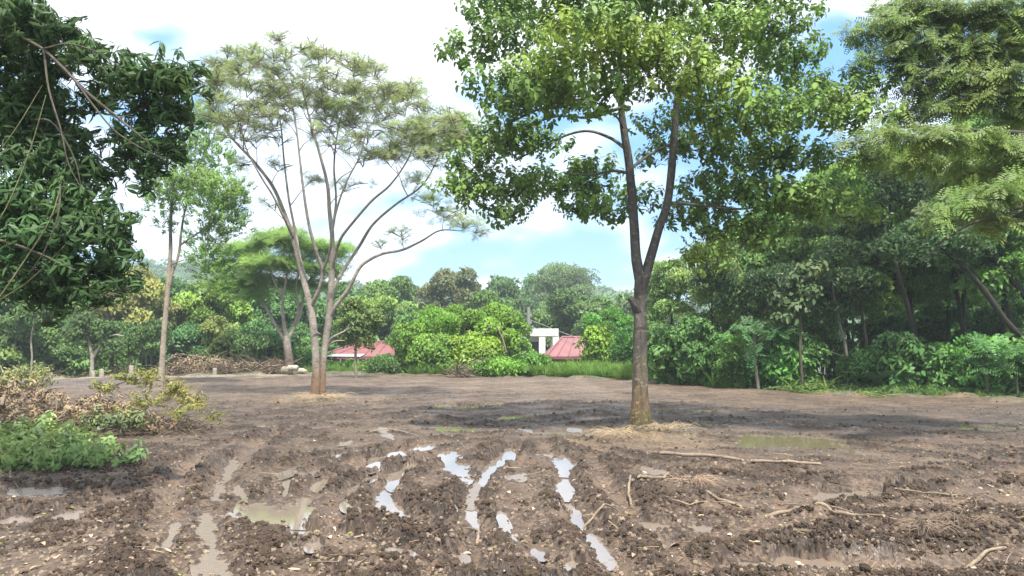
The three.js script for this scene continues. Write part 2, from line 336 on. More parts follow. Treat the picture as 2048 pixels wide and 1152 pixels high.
// water, murky water and wet silt: centre line in photo pixels and half width in pixels [kind, halfWidth, x0, y0, x1, y1 ...]
const POOLS = [
  ['water', 13, 897, 928, 912, 938, 926, 952], ['water', 9, 1014, 911, 990, 928, 980, 942, 968, 962, 955, 978], ['silt', 12, 950, 985, 942, 1003], ['water', 8, 947, 1022, 944, 1048, 955, 1062],
  ['water', 11, 1122, 930, 1142, 931], ['silt', 15, 1128, 942, 1130, 962], ['water', 11, 1118, 976, 1138, 978], ['silt', 13, 1132, 988, 1140, 1004], ['water', 10, 1150, 1034, 1160, 1050], ['water', 11, 1184, 1084, 1198, 1102, 1214, 1126],
  ['water', 6, 668, 912, 700, 908, 720, 904], ['water', 4.5, 740, 917, 768, 911, 792, 906], ['water', 5, 784, 921, 808, 918], ['water', 8, 850, 926, 815, 935, 796, 950, 784, 964], ['water', 5, 740, 944, 756, 938], ['water', 5, 733, 960, 748, 956],
  ['water', 7, 768, 986, 776, 994], ['water', 11, 760, 1010, 800, 1018], ['water', 6, 690, 1018, 708, 1024, 730, 1031], ['water', 16, 585, 1022, 614, 1023], ['water', 17, 500, 1024, 545, 1034], ['silt', 12, 478, 965, 490, 992],
  ['water', 15, 596, 1066, 640, 1077, 690, 1082], ['water', 6, 618, 1120, 636, 1117], ['water', 10, 764, 1120, 818, 1128], ['silt', 9, 632, 965, 648, 962], ['silt', 8, 570, 985, 576, 970], ['silt', 11, 428, 986, 440, 966],
  ['silt', 22, 408, 1046, 424, 1078], ['silt', 26, 420, 1128, 450, 1150], ['silt', 12, 92, 1038, 154, 1030], ['silt', 11, 4, 1038, 56, 1030], ['silt', 6, 232, 998, 288, 988], ['silt', 8, 20, 980, 120, 976], ['water', 5, 460, 1028, 474, 1035],
  ['murky', 12, 1490, 874, 1560, 880, 1640, 884, 1690, 888], ['murky', 3.5, 872, 860, 948, 860], ['murky', 4, 872, 808, 920, 812, 1006, 806], ['silt', 3, 1040, 857, 1062, 862], ['silt', 3, 1138, 859, 1160, 862], ['water', 2.5, 1200, 850, 1246, 848], ['water', 3, 1330, 838, 1420, 846],
  ['murky', 4.5, 1926, 850, 2030, 853], ['silt', 5, 1700, 900, 1760, 906], ['silt', 6, 990, 958, 1046, 956], ['water', 8, 1002, 1056, 1010, 1070], ['silt', 9, 998, 1030, 1004, 1044], ['water', 6, 1066, 1112, 1086, 1118], ['water', 7, 1140, 1141, 1158, 1144], ['water', 5, 1268, 1056, 1274, 1066], ['water', 5, 1324, 1064, 1330, 1070],
  ['silt', 9, 1290, 1050, 1420, 1056], ['silt', 16, 1560, 1110, 1680, 1120], ['silt', 12, 1440, 1128, 1520, 1140], ['silt', 14, 1780, 970, 1840, 974], ['silt', 10, 1640, 990, 1760, 1000], ['silt', 10, 1860, 1130, 1960, 1128], ['silt', 4, 680, 888, 704, 886], ['silt', 6, 764, 862, 786, 878], ['silt', 3, 520, 852, 556, 854],
 ['water', 2.5, 1330, 862, 1440, 868], ['silt', 3, 1500, 842, 1620, 846], ['silt', 4, 1060, 906, 1100, 909], ['water', 3, 596, 932, 640, 922, 668, 916], ['water', 4, 640, 975, 656, 962, 690, 946, 716, 936], ['water', 3.5, 700, 985, 716, 972, 740, 958], ['water', 4, 900, 1012, 908, 1030], ['water', 3, 820, 902, 868, 894], ['water', 3, 600, 958, 640, 946], ['water', 4, 1016, 1078, 1030, 1096], ['water', 4, 556, 956, 590, 944], ['silt', 9, 470, 905, 452, 945], ['silt', 10, 350, 1050, 330, 1090], ['silt', 7, 860, 1050, 900, 1068], ['silt', 8, 880, 1110, 930, 1122], ['water', 2.5, 1000, 835, 1080, 829], ['water', 2.5, 1310, 820, 1420, 826], ['water', 2, 1090, 868, 1130, 866], ['silt', 5, 1840, 915, 1940, 922], ['silt', 6, 1290, 940, 1330, 946],
].map(([kind, w, ...q]) => { const pts = []; for (let k = 0; k < q.length; k += 2) pts.push([q[k], q[k + 1]]); const xs = pts.map((p) => p[0]), ys = pts.map((p) => p[1]); return { kind, w, pts, box: [Math.min(...xs) - 3.4 * w, Math.min(...ys) - 3.4 * w, Math.max(...xs) + 3.4 * w, Math.max(...ys) + 3.4 * w] }; });
const RUTS = [ // wheel tracks [half width m, depth m, points in photo pixels ...]
  [0.13, 0.07, 1030, 895, 985, 935, 955, 975, 943, 1010, 942, 1050, 955, 1095, 960, 1150], [0.14, 0.075, 1118, 905, 1130, 935, 1130, 975, 1142, 1015, 1158, 1050, 1190, 1095, 1230, 1150],
  [0.17, 0.06, 1000, 870, 860, 890, 720, 904, 600, 928, 520, 955, 485, 985, 515, 1030, 590, 1075, 690, 1085, 800, 1120], [0.15, 0.06, 960, 895, 850, 926, 790, 950, 765, 990, 780, 1020, 900, 1070], [0.16, 0.055, 800, 905, 720, 935, 640, 965, 600, 1010, 600, 1040],
  [0.2, 0.06, 560, 860, 490, 900, 450, 950, 430, 1000, 412, 1060, 400, 1150], [0.2, 0.05, 330, 965, 220, 1000, 100, 1035, 0, 1045], [0.22, 0.05, 1900, 960, 1700, 985, 1500, 1040, 1300, 1060], [0.2, 0.05, 2048, 1110, 1800, 1130, 1550, 1115, 1400, 1140],
  [0.2, 0.05, 1180, 850, 1350, 842, 1600, 850, 1900, 870], [0.2, 0.05, 700, 830, 900, 812, 1150, 806, 1400, 812], [0.2, 0.045, 420, 810, 700, 800, 1000, 780], [0.18, 0.05, 1040, 905, 1035, 960, 1010, 1040, 1060, 1110, 1100, 1150],
  [0.13, 0.055, 985, 905, 840, 935, 740, 960, 680, 1000, 660, 1050, 690, 1110, 760, 1150], [0.13, 0.05, 930, 885, 760, 918, 640, 940, 560, 970, 540, 1005, 590, 1050], [0.15, 0.05, 640, 838, 540, 870, 420, 905, 350, 960, 330, 1040, 320, 1150], [0.14, 0.045, 1090, 890, 1085, 940, 1065, 1000, 1090, 1060, 1130, 1150], [0.15, 0.045, 1180, 905, 1200, 960, 1240, 1010, 1310, 1080, 1400, 1150],
  [0.18, 0.045, 1150, 885, 1400, 940, 1700, 965, 2048, 975], [0.18, 0.045, 1250, 1045, 1500, 1010, 1750, 985, 2048, 940], [0.18, 0.045, 1350, 1100, 1560, 1060, 1800, 1050, 2048, 1060], [0.2, 0.045, 800, 850, 1000, 842, 1300, 826, 1700, 822], [0.2, 0.04, 480, 830, 760, 806, 1100, 786, 1400, 792], [0.2, 0.04, 1300, 868, 1600, 872, 1900, 900, 2048, 925], [0.2, 0.04, 560, 815, 650, 822, 860, 836, 1060, 850],
].map(([w, dep, ...q]) => { const c = []; for (let k = 0; k < q.length; k += 2) c.push(gnd(q[k], q[k + 1])); const pts = new THREE.CatmullRomCurve3(c).getPoints(c.length * 5), xs = pts.map((p) => p.x), zs = pts.map((p) => p.z); return { w, dep, pts, box: [Math.min(...xs) - 1, Math.min(...zs) - 1, Math.max(...xs) + 1, Math.max(...zs) + 1] }; });
function segDist(x, y, ax, ay, bx, by) { const dx = bx - ax, dy = by - ay, t = clamp(((x - ax) * dx + (y - ay) * dy) / (dx * dx + dy * dy || 1)); return Math.hypot(x - ax - dx * t, y - ay - dy * t); }
const MOUNDS = [[gnd(1280, 870), 1.1, 0.14], [gnd(634, 797), 1.2, 0.1], [gnd(322, 766), 1.0, 0.08], [gnd(690, 1108), 0.34, 0.13], [gnd(740, 1135), 0.3, 0.11], [gnd(560, 1075), 0.25, 0.09], [gnd(1940, 1085), 0.6, 0.13], [gnd(1420, 975), 0.5, 0.08], [gnd(1310, 985), 0.4, 0.06], [gnd(310, 985), 0.3, 0.09], [gnd(850, 935), 0.22, 0.1], [gnd(1700, 1065), 0.7, 0.07], [gnd(990, 1060), 0.18, 0.09], [gnd(290, 850), 1.3, 0.1]];
const macro = (x, z) => 0.05 * n2(x / 6.5, z / 6.5) + 0.022 * n2(x / 1.9 + 9, z / 1.9);
function lie(x, z) { // the lie of the land under the clods: undulation, mounds and wheel ruts
  let h = macro(x, z), flat = 0, wet = 0, shoulder = 0;
  for (const [c, r, a] of MOUNDS) { const q = Math.hypot(x - c.x, z - c.z) / r; if (q < 2) h += a * Math.exp(-q * q * 2.2); }
  for (const t of RUTS) {
    if (x < t.box[0] || z < t.box[1] || x > t.box[2] || z > t.box[3]) continue;
    let best = 9; for (let k = 0; k < t.pts.length - 1; k++) best = Math.min(best, segDist(x, z, t.pts[k].x, t.pts[k].z, t.pts[k + 1].x, t.pts[k + 1].z));
    const q = (best + 0.05 * n2(x * 3, z * 3)) / t.w, on = clamp(0.82 + 0.4 * n2(x * 0.5 + 3, z * 0.5), 0.2, 1.15);
    h += on * (-t.dep * Math.exp(-q * q) + 0.75 * t.dep * Math.exp(-((q - 1.75) ** 2) * 3.2));
    flat = Math.max(flat, 0.9 * Math.exp(-q * q * 0.9) * on); shoulder = Math.max(shoulder, on * Math.exp(-((q - 1.8) ** 2) * 1.6)); wet = Math.max(wet, 0.15 * Math.exp(-q * q));
  }
  return [h, flat, wet, shoulder];
}
for (const p of POOLS) {
  const hs = []; for (let k = 0; k < p.pts.length - 1; k++) for (let t = 0; t <= 1; t += 0.1) for (const [a, b] of [[0, 0], [1.5, 0], [-1.5, 0], [0, 1.5], [0, -1.5]]) { const g = gnd(mix(p.pts[k][0], p.pts[k + 1][0], t) + a * p.w, mix(p.pts[k][1], p.pts[k + 1][1], t) + b * p.w); hs.push(lie(g.x, g.z)[0]); }
  hs.sort((a, b) => a - b); p.level = hs[Math.floor(hs.length * (p.kind === 'water' ? 0.3 : 0.12))] + 0.004;
}
const field = { flat: 0, h: 0, wet: 0, silt: 0, mud: 0, clod: 0, px: 0 };
function groundAt(x, z, detail = true) {
  const d = Math.hypot(x, z), front = z < -1.5;
  const [u, v] = front ? toPx(x, 0, z) : [x < 0 ? -900 : 3400, 3000];
  const wob = 1.6 * n2(x / 3.1, z / 3.1) + 0.5 * n2(x / 0.8, z / 0.8);
  const out = -z - edgeAt(u) + wob;                                  // metres beyond the edge of the clearing
  const mud = front ? 1 - smooth(-0.6, 0.8, out) : 1;
  let [h, flat, wet, shoulder] = lie(x, z), silt = 0;
  const patch = n2(x / 1.7 + 40, z / 1.3) + 0.5 * n2(x / 0.6, z / 0.5 + 8);
  const streak = n2(x / 2.4 + 17, z / 0.45);
  let clod = clamp(0.26 + 0.46 * patch + 0.75 * shoulder + 0.22 * streak + 0.35 * smooth(-4.2, -6.5, x + z * 0.12)) * (1 - flat);
  if (front) for (const p of POOLS) {
    if (u < p.box[0] || v < p.box[1] || u > p.box[2] || v > p.box[3]) continue;
    let best = 1e3; for (let k = 0; k < p.pts.length - 1; k++) best = Math.min(best, segDist(u, v, ...p.pts[k], ...p.pts[k + 1]));
    const q = best / (p.w * (p.kind === 'water' ? 1.12 : 0.95)) + 0.5 * n2(x * 3.6, z * 2.4) + 0.34 * n2(x * 10, z * 7) + 0.18 * n2(x * 26, z * 20) + (p.kind === 'water' ? -0.08 : 0.1), inn = 1 - smooth(0.5, 1.5, q);
    h = mix(h, p.level - (p.kind === 'silt' ? 0.012 : 0.03), inn);
    clod *= 1 - 0.72 * inn; const rim = (1 - smooth(1.2, 2.6, q)) * (1 - inn);
    wet = Math.max(wet, inn, 0.8 * rim); silt = Math.max(silt, inn);
  }
  const far = smooth(16, 34, d);
  if (detail) {
    const a = Math.abs(n2(x * 3.1 + 2, z * 3.1)), b = Math.abs(n2(x * 7.3, z * 7.3 + 5)), c = Math.abs(n2(x * 17, z * 17)), e = n2(x * 38, z * 38);
    const fc = 1 - smooth(8, 15, d), lump = 0.034 * a * a + 0.04 * a * b + 0.027 * b * Math.sqrt(c * fc + 0.05) + 0.02 * c * fc + 0.006 * e * (1 - smooth(5, 8, d));
    h += (clod * (1.15 - 0.45 * far) * lump + 0.004 * n2(x * 9, z * 9)) * mud;
    field.lump = lump;
  }
  const drop = smooth(43, 57, d) * (front ? 1 : 0);
  h += (1 - mud) * (front ? 0.12 + 0.1 * n2(x / 2, z / 2) : 0) - 2.4 * drop;
  field.flat = flat; field.wet = wet; field.silt = silt; field.mud = mud; field.clod = clod; field.out = out; field.u = u; field.v = v; field.h = h;
  return h;
}
const H = (x, z) => groundAt(x, z, false);
{
  const th = [], rr = [];
  for (let a = -180; a < -43; a += 3) th.push(a); for (let k = 0; k <= 960; k++) th.push(-43 + 86 * k / 960); for (let a = 46; a <= 180; a += 3) th.push(a);
  if (th[th.length - 1] !== 180) th.push(180);
  let r = 0.6; while (r < 4.2) { rr.push(r); r *= 1.09; } while (r < 47) { rr.push(r); r *= 1.0034 + 0.00011 * Math.max(0, r - 12); } while (r < 1200) { rr.push(r); r *= 1.05; }
  const pos = [], col = [], uv = [], idx = [], W = th.length;
  pos.push(0, 0, 0); col.push(0.08, 0.06, 0.05); uv.push(0, 0);
  for (const R of rr) for (const a of th) {
    const t = a * Math.PI / 180, x = Math.sin(t) * R, z = -Math.cos(t) * R, h = groundAt(x, z, R < 60);
    pos.push(x, h, z); uv.push(x / 2.3, z / 2.3);
    const f = field, tone = 0.5 + 0.5 * fbm2(x / 2.6, z / 2.6, 3), dry = smooth(17, 30, R) * (0.75 + 0.5 * n2(x / 5, z / 4));
    let c = [mix(0.122, 0.198, tone), mix(0.082, 0.137, tone), mix(0.056, 0.095, tone)];
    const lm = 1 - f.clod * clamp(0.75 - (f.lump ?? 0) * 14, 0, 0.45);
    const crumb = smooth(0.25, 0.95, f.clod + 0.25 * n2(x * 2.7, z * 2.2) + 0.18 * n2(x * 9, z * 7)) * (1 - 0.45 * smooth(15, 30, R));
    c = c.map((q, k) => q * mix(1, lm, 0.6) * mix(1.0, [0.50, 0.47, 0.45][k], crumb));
    c = c.map((q, k) => q * (1 + [0.22, 0.22, 0.24][k] * f.flat * (1 - f.wet)));                 // smeared, paler floors of the wheel tracks
    c = [mix(c[0], 0.30, 0.5 * dry), mix(c[1], 0.218, 0.5 * dry), mix(c[2], 0.158, 0.5 * dry)];
    c = c.map((q, k) => mix(q, [0.125, 0.095, 0.076][k], f.wet * 0.7 * (1 - 0.6 * f.silt)));
    // black belt across the middle: wet mud plus the crown's shade painted in
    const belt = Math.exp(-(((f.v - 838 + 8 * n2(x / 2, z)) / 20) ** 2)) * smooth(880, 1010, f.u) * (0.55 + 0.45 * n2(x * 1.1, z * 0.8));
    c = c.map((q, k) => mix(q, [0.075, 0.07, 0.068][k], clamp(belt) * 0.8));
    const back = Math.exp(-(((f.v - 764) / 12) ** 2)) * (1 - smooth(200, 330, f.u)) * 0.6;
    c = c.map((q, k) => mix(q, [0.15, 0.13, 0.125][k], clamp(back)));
    const ring = Math.max(...[[634, 797, 1.7], [1280, 872, 1.3]].map(([a1, b1, s]) => { const g = gnd(a1, b1); return Math.exp(-(((x - g.x) ** 2 + (z - g.z) ** 2) / s / s)); })); // straw-coloured soil round the trunks
    c = c.map((q, k) => mix(q, [0.52, 0.38, 0.22][k], ring * 0.5 * (0.6 + 0.5 * n2(x * 2, z * 2))));
    const floor = R > 120 ? [0.10, 0.14, 0.05] : [0.14 + 0.05 * n2(x, z), 0.15, 0.07];
    const sunlitSand = smooth(-3.5, -0.8, f.out) * (1 - smooth(560, 700, f.u));  // pale dry margin at the left back, sunlight painted into its tone
    c = c.map((q, k) => mix(q, [0.48, 0.40, 0.32][k], 0.8 * clamp(sunlitSand)));
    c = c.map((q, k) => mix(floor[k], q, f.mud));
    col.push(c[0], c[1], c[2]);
  }
  for (let i = 0; i < W - 1; i++) idx.push(0, 1 + i + 1, 1 + i);
  for (let k = 0; k < rr.length - 1; k++) for (let i = 0; i < W - 1; i++) { const a = 1 + k * W + i, b = a + W; idx.push(a, a + 1, b, b, a + 1, b + 1); }
  const g = new THREE.BufferGeometry();
  g.setAttribute('position', new THREE.Float32BufferAttribute(pos, 3)); g.setAttribute('uv', new THREE.Float32BufferAttribute(uv, 2)); g.setAttribute('color', new THREE.Float32BufferAttribute(col, 3)); g.setIndex(idx); g.computeVertexNormals();
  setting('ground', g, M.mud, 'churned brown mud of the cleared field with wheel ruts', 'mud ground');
  console.log('ground verts', pos.length / 3, 'tris', idx.length / 3);
}
// the sheets of water and wet silt standing in the hollows
const poolWords = { water: ['shallow puddle of clear water mirroring the sky', 'puddle'], murky: ['khaki murky puddle', 'puddle'], silt: ['smooth wet silt film', 'wet silt'] };
POOLS.forEach((p) => {
  const floor = Math.max(...p.pts.map(([u, v]) => { const g = gnd(u, v); return groundAt(g.x, g.z); })); p.level = Math.min(p.level, floor + 0.022);      // where another hollow cut deeper, the water stands lower
  const outline = [], n = p.pts.length, w = p.w * (p.kind === 'silt' ? 1.6 : 2.0), L = [], R = [];
  for (let k = 0; k < n; k++) {
    const a = p.pts[Math.max(0, k - 1)], b = p.pts[Math.min(n - 1, k + 1)], l = Math.hypot(b[0] - a[0], b[1] - a[1]) || 1, nx = -(b[1] - a[1]) / l, ny = (b[0] - a[0]) / l;
    L.push([p.pts[k][0] + nx * w, p.pts[k][1] + ny * w]); R.push([p.pts[k][0] - nx * w, p.pts[k][1] - ny * w]);
  }
  const cap = (c, from, to) => { const o = [], a0 = Math.atan2(from[1] - c[1], from[0] - c[0]); for (let k = 1; k < 6; k++) { const a = a0 - Math.PI * k / 6; o.push([c[0] + Math.cos(a) * w, c[1] + Math.sin(a) * w]); } return o; };
  outline.push(...L, ...cap(p.pts[n - 1], L[n - 1], R[n - 1]), ...R.reverse(), ...cap(p.pts[0], R[n - 1], L[0]));
  const pts = outline.map(([u, v]) => { const g = gnd(u, v); return new THREE.Vector2(g.x, -g.z); });
  const g = new THREE.ShapeGeometry(new THREE.Shape(pts)); g.rotateX(-Math.PI / 2); g.translate(0, p.level, 0);
  const m = setting(p.kind === 'silt' ? 'silt' : 'puddle', g, M[p.kind], ...poolWords[p.kind]);
  m.userData.group = p.kind === 'silt' ? 'wet silt films in the mud' : 'puddles in the mud';
});

// ---------------------------------------------------------------- the far land: wooded hills
{
  const R = rng(77), Lf = leafMat(0.055, 0.115, 0.04, 0.2);
  const top = (u) => { const a = [[-400, 560], [0, 540], [250, 522], [420, 520], [560, 545], [760, 560], [950, 565], [1100, 562], [1200, 560], [1260, 566], [1400, 590], [1700, 600], [2400, 620]]; let k = 0; while (k < a.length - 2 && u > a[k + 1][0]) k++; return mix(a[k][1], a[k + 1][1], smooth(a[k][0], a[k + 1][0], u)); };
  const hill = (u, d) => { const t = smooth(170, 380, d), back = 1 - smooth(400, 640, d); const z = d, y = EYE + (691 - top(u) - (u > 500 ? 46 : 46 - 14 * clamp((500 - u) / 250))) / F * 380; return -2.4 + (y + 2.4) * t * back + (4 * n2(u / 60, d / 40) + 2 * n2(u / 17, d / 14)) * t; };
  const pos = [], idx = [], col = [], NU = 150, ND = 46;
  for (let j = 0; j <= ND; j++) for (let i = 0; i <= NU; i++) { const u = -500 + 3100 * i / NU, d = 165 + 475 * j / ND; pos.push((u - 1024) / F * d, hill(u, d), -d); }
  for (let j = 0; j < ND; j++) for (let i = 0; i < NU; i++) { const a = j * (NU + 1) + i, b = a + NU + 1; idx.push(a, a + 1, b, b, a + 1, b + 1); }
  const g = new THREE.BufferGeometry(); g.setAttribute('position', new THREE.Float32BufferAttribute(pos, 3)); g.setIndex(idx); g.computeVertexNormals();
  setting('hill', g, new THREE.MeshStandardMaterial({ color: new THREE.Color(0.06, 0.10, 0.04), roughness: 1 }), 'hazy wooded hill closing the view behind the trees', 'hill');
  const mats = [], tints = [], q = new THREE.Quaternion();
  for (let k = 0; k < 5200; k++) { // every crown on the hillside is a dome of clumps
    const u = -450 + 2900 * R(), d = 190 + 230 * R(), y = hill(u, d), x = (u - 1024) / F * d, s = 3.2 + 3.4 * R(), b = 0.7 + 0.6 * R();
    for (let m = 0; m < 7; m++) {
      const a = R() * 6.28, e = R() * 1.3, o = V(Math.cos(a) * Math.sin(e) * s * 0.75, Math.cos(e) * s * 0.8 - 0.6, Math.sin(a) * Math.sin(e) * s * 0.75);
      q.setFromUnitVectors(UP, o.clone().setY(o.y + 0.8).normalize()); const sc = s * (0.75 + 0.5 * R());
      mats.push(new THREE.Matrix4().compose(V(x + o.x, y + o.y + 1, -d + o.z), q.clone(), V(sc, sc, sc))); const bb = b * (0.85 + 0.3 * R()); tints.push([bb, bb, bb]);
    }
  }
  const o = instanced('hill_forest', S.big2.geo, Lf, { mats, tints }, scene); o.userData = { kind: 'stuff', label: 'hazy blue-green forest covering the far hills', category: 'forest' };
}

// ---------------------------------------------------------------- a tree by numbers: the forest round the clearing
const G = { right: 'trees of the dense wood on the right', left: 'trees of the wood behind the left of the clearing', far: 'tall trees far behind the houses', scrub: 'bushes along the edge of the clearing' };
function wildTree({ name = 'forest_tree', label, category = 'tree', group, x, d, top, rx, low = 0.35, n = 12, seed, tint = [0.05, 0.1, 0.028], leaf = 'clump', scale = 1, dens = 5, trunk = 0.16, flat = 1, stems = 1, lean = 0, bark = [0.2, 0.17, 0.13], k = 0.42, depth = 0.85, inner = 0.5, upward = 0.8, yel = 0 }) {
  const r = rng(seed), X = (x - 1024) / F * d, y0 = H(X, -d), yT = EYE + (691 - top) / F * d * (1 + 0.0), hgt = yT - y0, RX = rx / F * d;
  const t = thing(name, label, category, group, V(X, y0, -d));
  const cy = hgt * (low + 1) / 2, ry = hgt * (1 - low) / 2, pads = [];
  for (let i = 0; i < n; i++) {
    const th = i * 2.4 + r() * 0.9, yy = -0.95 + 1.85 * ((i + 0.5) / n), h = Math.sqrt(Math.max(0.08, 1 - yy * yy * 0.9)), big = r(), q = (0.42 + 0.66 * (1 - big)) * h;
    const pr = RX * k * (0.52 + 0.72 * big);
    pads.push({ c: V(Math.cos(th) * RX * q + lean * RX * 0.5, cy + yy * ry * 0.82 , Math.sin(th) * RX * q * depth), r: V(pr, Math.min(pr * 0.75 * flat, ry * 0.6), pr), k: 0.8 + 0.4 * r(), y: yel + (r() - 0.5) * 0.12 });
  }
  const st = [];
  if (hgt < 1.6) stems = 1;
  for (let s = 0; s < stems; s++) {
    const a = s * 2.1 + r(), sp = stems > 1 ? 0.35 * RX : 0.08 * RX, b = V(stems > 1 ? Math.cos(a) * 0.25 * RX : 0, -0.1, stems > 1 ? Math.sin(a) * 0.2 * RX : 0), hh = cy + ry * 0.3 * r();
    st.push({ pts: [b, V(b.x + Math.cos(a) * sp * 0.5 + lean * RX * 0.12, hh * 0.4, b.z + Math.sin(a) * sp * 0.3), V(b.x + Math.cos(a) * sp + lean * RX * 0.45, hh, b.z + Math.sin(a) * sp)], rad: [trunk * 1.25, trunk, trunk * 0.4], from: Math.min(0.75, low * 0.9 + 0.15) });
  }
  const acc = limbs(t, st, pads, M.pale, { seed: seed + 1, separate: false, twigs: 1, sides: 5, color: () => bark, slope: 0.8, thick: 0.02, most: trunk * 0.5 });
  for (const s of st) acc.tube(s.pts, s.rad, { sides: 7, color: () => bark });
  part('trunk', acc.geo(), M.pale, t);
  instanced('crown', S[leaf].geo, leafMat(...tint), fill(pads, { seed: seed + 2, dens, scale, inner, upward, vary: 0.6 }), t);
  return t;
}
// behind the houses: x, metres, top pixel, half width pixel, tint
[
  [905, 84, 522, 66, [0.098, 0.121, 0.054], 'olive-brown round-crowned tree, tallest left of the pale sparse one', 0.02, 0.25, 'clump', 1.5, 14],
  [1132, 105, 524, 72, [0.104, 0.170, 0.084], 'pale sparse tree with thin see-through crown on the skyline', 0.05, 0.4, 'small', 1.5, 16],
  [1010, 98, 546, 58, [0.072, 0.149, 0.048], 'mid-green tree between the olive tree and the pale sparse tree', 0, 0.2, 'clump', 1.5, 13],
  [1145, 72, 572, 88, [0.078, 0.149, 0.048], 'broad layered tree rising behind the white concrete frame', 0, 0.1, 'clump', 1.2, 20],
  [765, 78, 536, 66, [0.091, 0.177, 0.048], 'light green tree behind the left red-roofed house', 0.06, 0.2, 'clump', 1.3, 14],
  [835, 90, 560, 55, [0.078, 0.156, 0.048], 'green tree between the light green one and the olive-brown one', 0, 0.2, 'clump', 1.4, 12],
  [700, 84, 552, 52, [0.065, 0.142, 0.042], 'dark green tree seen between the pale forked stems and the red roof', 0, 0.2, 'clump', 1.4, 12],
  [985, 70, 572, 62, [0.078, 0.170, 0.042], 'lower fresh green tree behind the vine-covered bushes', 0.05, 0.2, 'clump', 1.2, 12],
  [1075, 120, 545, 55, [0.072, 0.142, 0.054], 'hazy tree on the skyline left below the pale sparse tree', 0, 0.2, 'clump', 1.8, 12],
  [1225, 95, 590, 46, [0.072, 0.156, 0.048], 'small rounded tree left of the big trunk under the hill', 0.05, 0.1, 'clump', 1.4, 10],
  [1290, 80, 560, 70, [0.078, 0.149, 0.060], 'grey-green tree seen just right of the big trunk', 0.02, 0.15, 'clump', 1.3, 14],
].forEach(([x, d, top, rx, tint, label, yel, low, leaf, scale, n], i) => wildTree({ name: 'distant_tree', label, group: G.far, x, d, top, rx, tint, yel, low, leaf, scale, n, seed: 100 + i * 7, dens: leaf === 'small' ? 5 : 7, trunk: 0.32, k: 0.4, flat: i === 3 ? 0.55 : 0.9 }));

// the wood behind the left of the clearing
[
  [-70, 46, 520, 120, [0.065, 0.142, 0.036], 'leafy tree at the left border behind the dark hanging foliage', 0.02],
  [60, 50, 545, 95, [0.085, 0.156, 0.042], 'yellowish-green tree at the left end of the wood', 0.12],
  [160, 54, 560, 85, [0.058, 0.142, 0.042], 'green tree of the wood above the white sapling', 0],
  [258, 50, 500, 75, [0.137, 0.177, 0.066], 'tree with pale cream flower heads left of the slim trunk', 0.22],
  [345, 56, 545, 80, [0.058, 0.142, 0.048], 'dark green tree directly behind the slim trunk', 0],
  [420, 54, 548, 75, [0.098, 0.192, 0.036], 'bright yellow-green tree right of the slim trunk', 0.15],
  [500, 58, 560, 80, [0.065, 0.156, 0.048], 'dense tree behind the brush heap', 0.0],
  [590, 60, 570, 80, [0.058, 0.142, 0.042], 'dark tree behind the small forked feathery tree', 0],
  [680, 62, 590, 70, [0.078, 0.170, 0.042], 'mid-green tree above the left edge of the red roof', 0.05],
  [760, 64, 585, 75, [0.098, 0.185, 0.042], 'sunlit tree above the right end of the left red roof', 0.12],
  [830, 60, 605, 50, [0.078, 0.170, 0.042], 'rounded tree where the left red roof meets the bushes', 0.05],
].forEach(([x, d, top, rx, tint, label, yel], i) => wildTree({ label, group: G.left, x, d, top, rx, tint, yel, low: 0.14, n: 18, seed: 300 + i * 9, scale: 1.0, dens: 8, trunk: 0.17, k: 0.38, stems: 1 + i % 2 }));
[
  [20, 43, 655, 70, [0.078, 0.142, 0.042], 'drooping bush at the far left edge of the clearing', 0.1], [105, 44, 640, 60, [0.085, 0.163, 0.048], 'pale-leaved bush left of the white sapling', 0.08], [215, 46, 650, 55, [0.078, 0.156, 0.036], 'bush right behind the white sapling', 0.1],
  [150, 49, 625, 60, [0.052, 0.121, 0.036], 'dark understorey bush behind the white sapling', 0], [290, 49, 630, 60, [0.046, 0.114, 0.034], 'dark understorey bush left of the slim trunk', 0], [385, 50, 640, 60, [0.046, 0.114, 0.036], 'dark bush between slim trunk and brush heap', 0],
  [470, 47, 660, 45, [0.091, 0.163, 0.042], 'pale yellowish bush standing over the brush heap', 0.15], [545, 47, 655, 45, [0.058, 0.142, 0.042], 'green bush left of the small forked tree', 0], [515, 50, 640, 50, [0.052, 0.128, 0.036], 'dark bush behind the brush heap', 0],
  [625, 52, 660, 40, [0.065, 0.156, 0.036], 'bush right of the small forked tree', 0.05], [440, 50, 615, 45, [0.111, 0.170, 0.054], 'bush with cream blossom heads above the brush heap', 0.2],
].forEach(([x, d, top, rx, tint, label, yel], i) => wildTree({ name: 'bush', category: 'bush', label, group: G.left, x, d, top, rx, tint, yel, low: 0.0, n: 13, seed: 420 + i * 5, scale: 0.8, dens: 8, trunk: 0.05, k: 0.42, stems: 3, leaf: i % 3 ? 'clump' : 'big2' }));

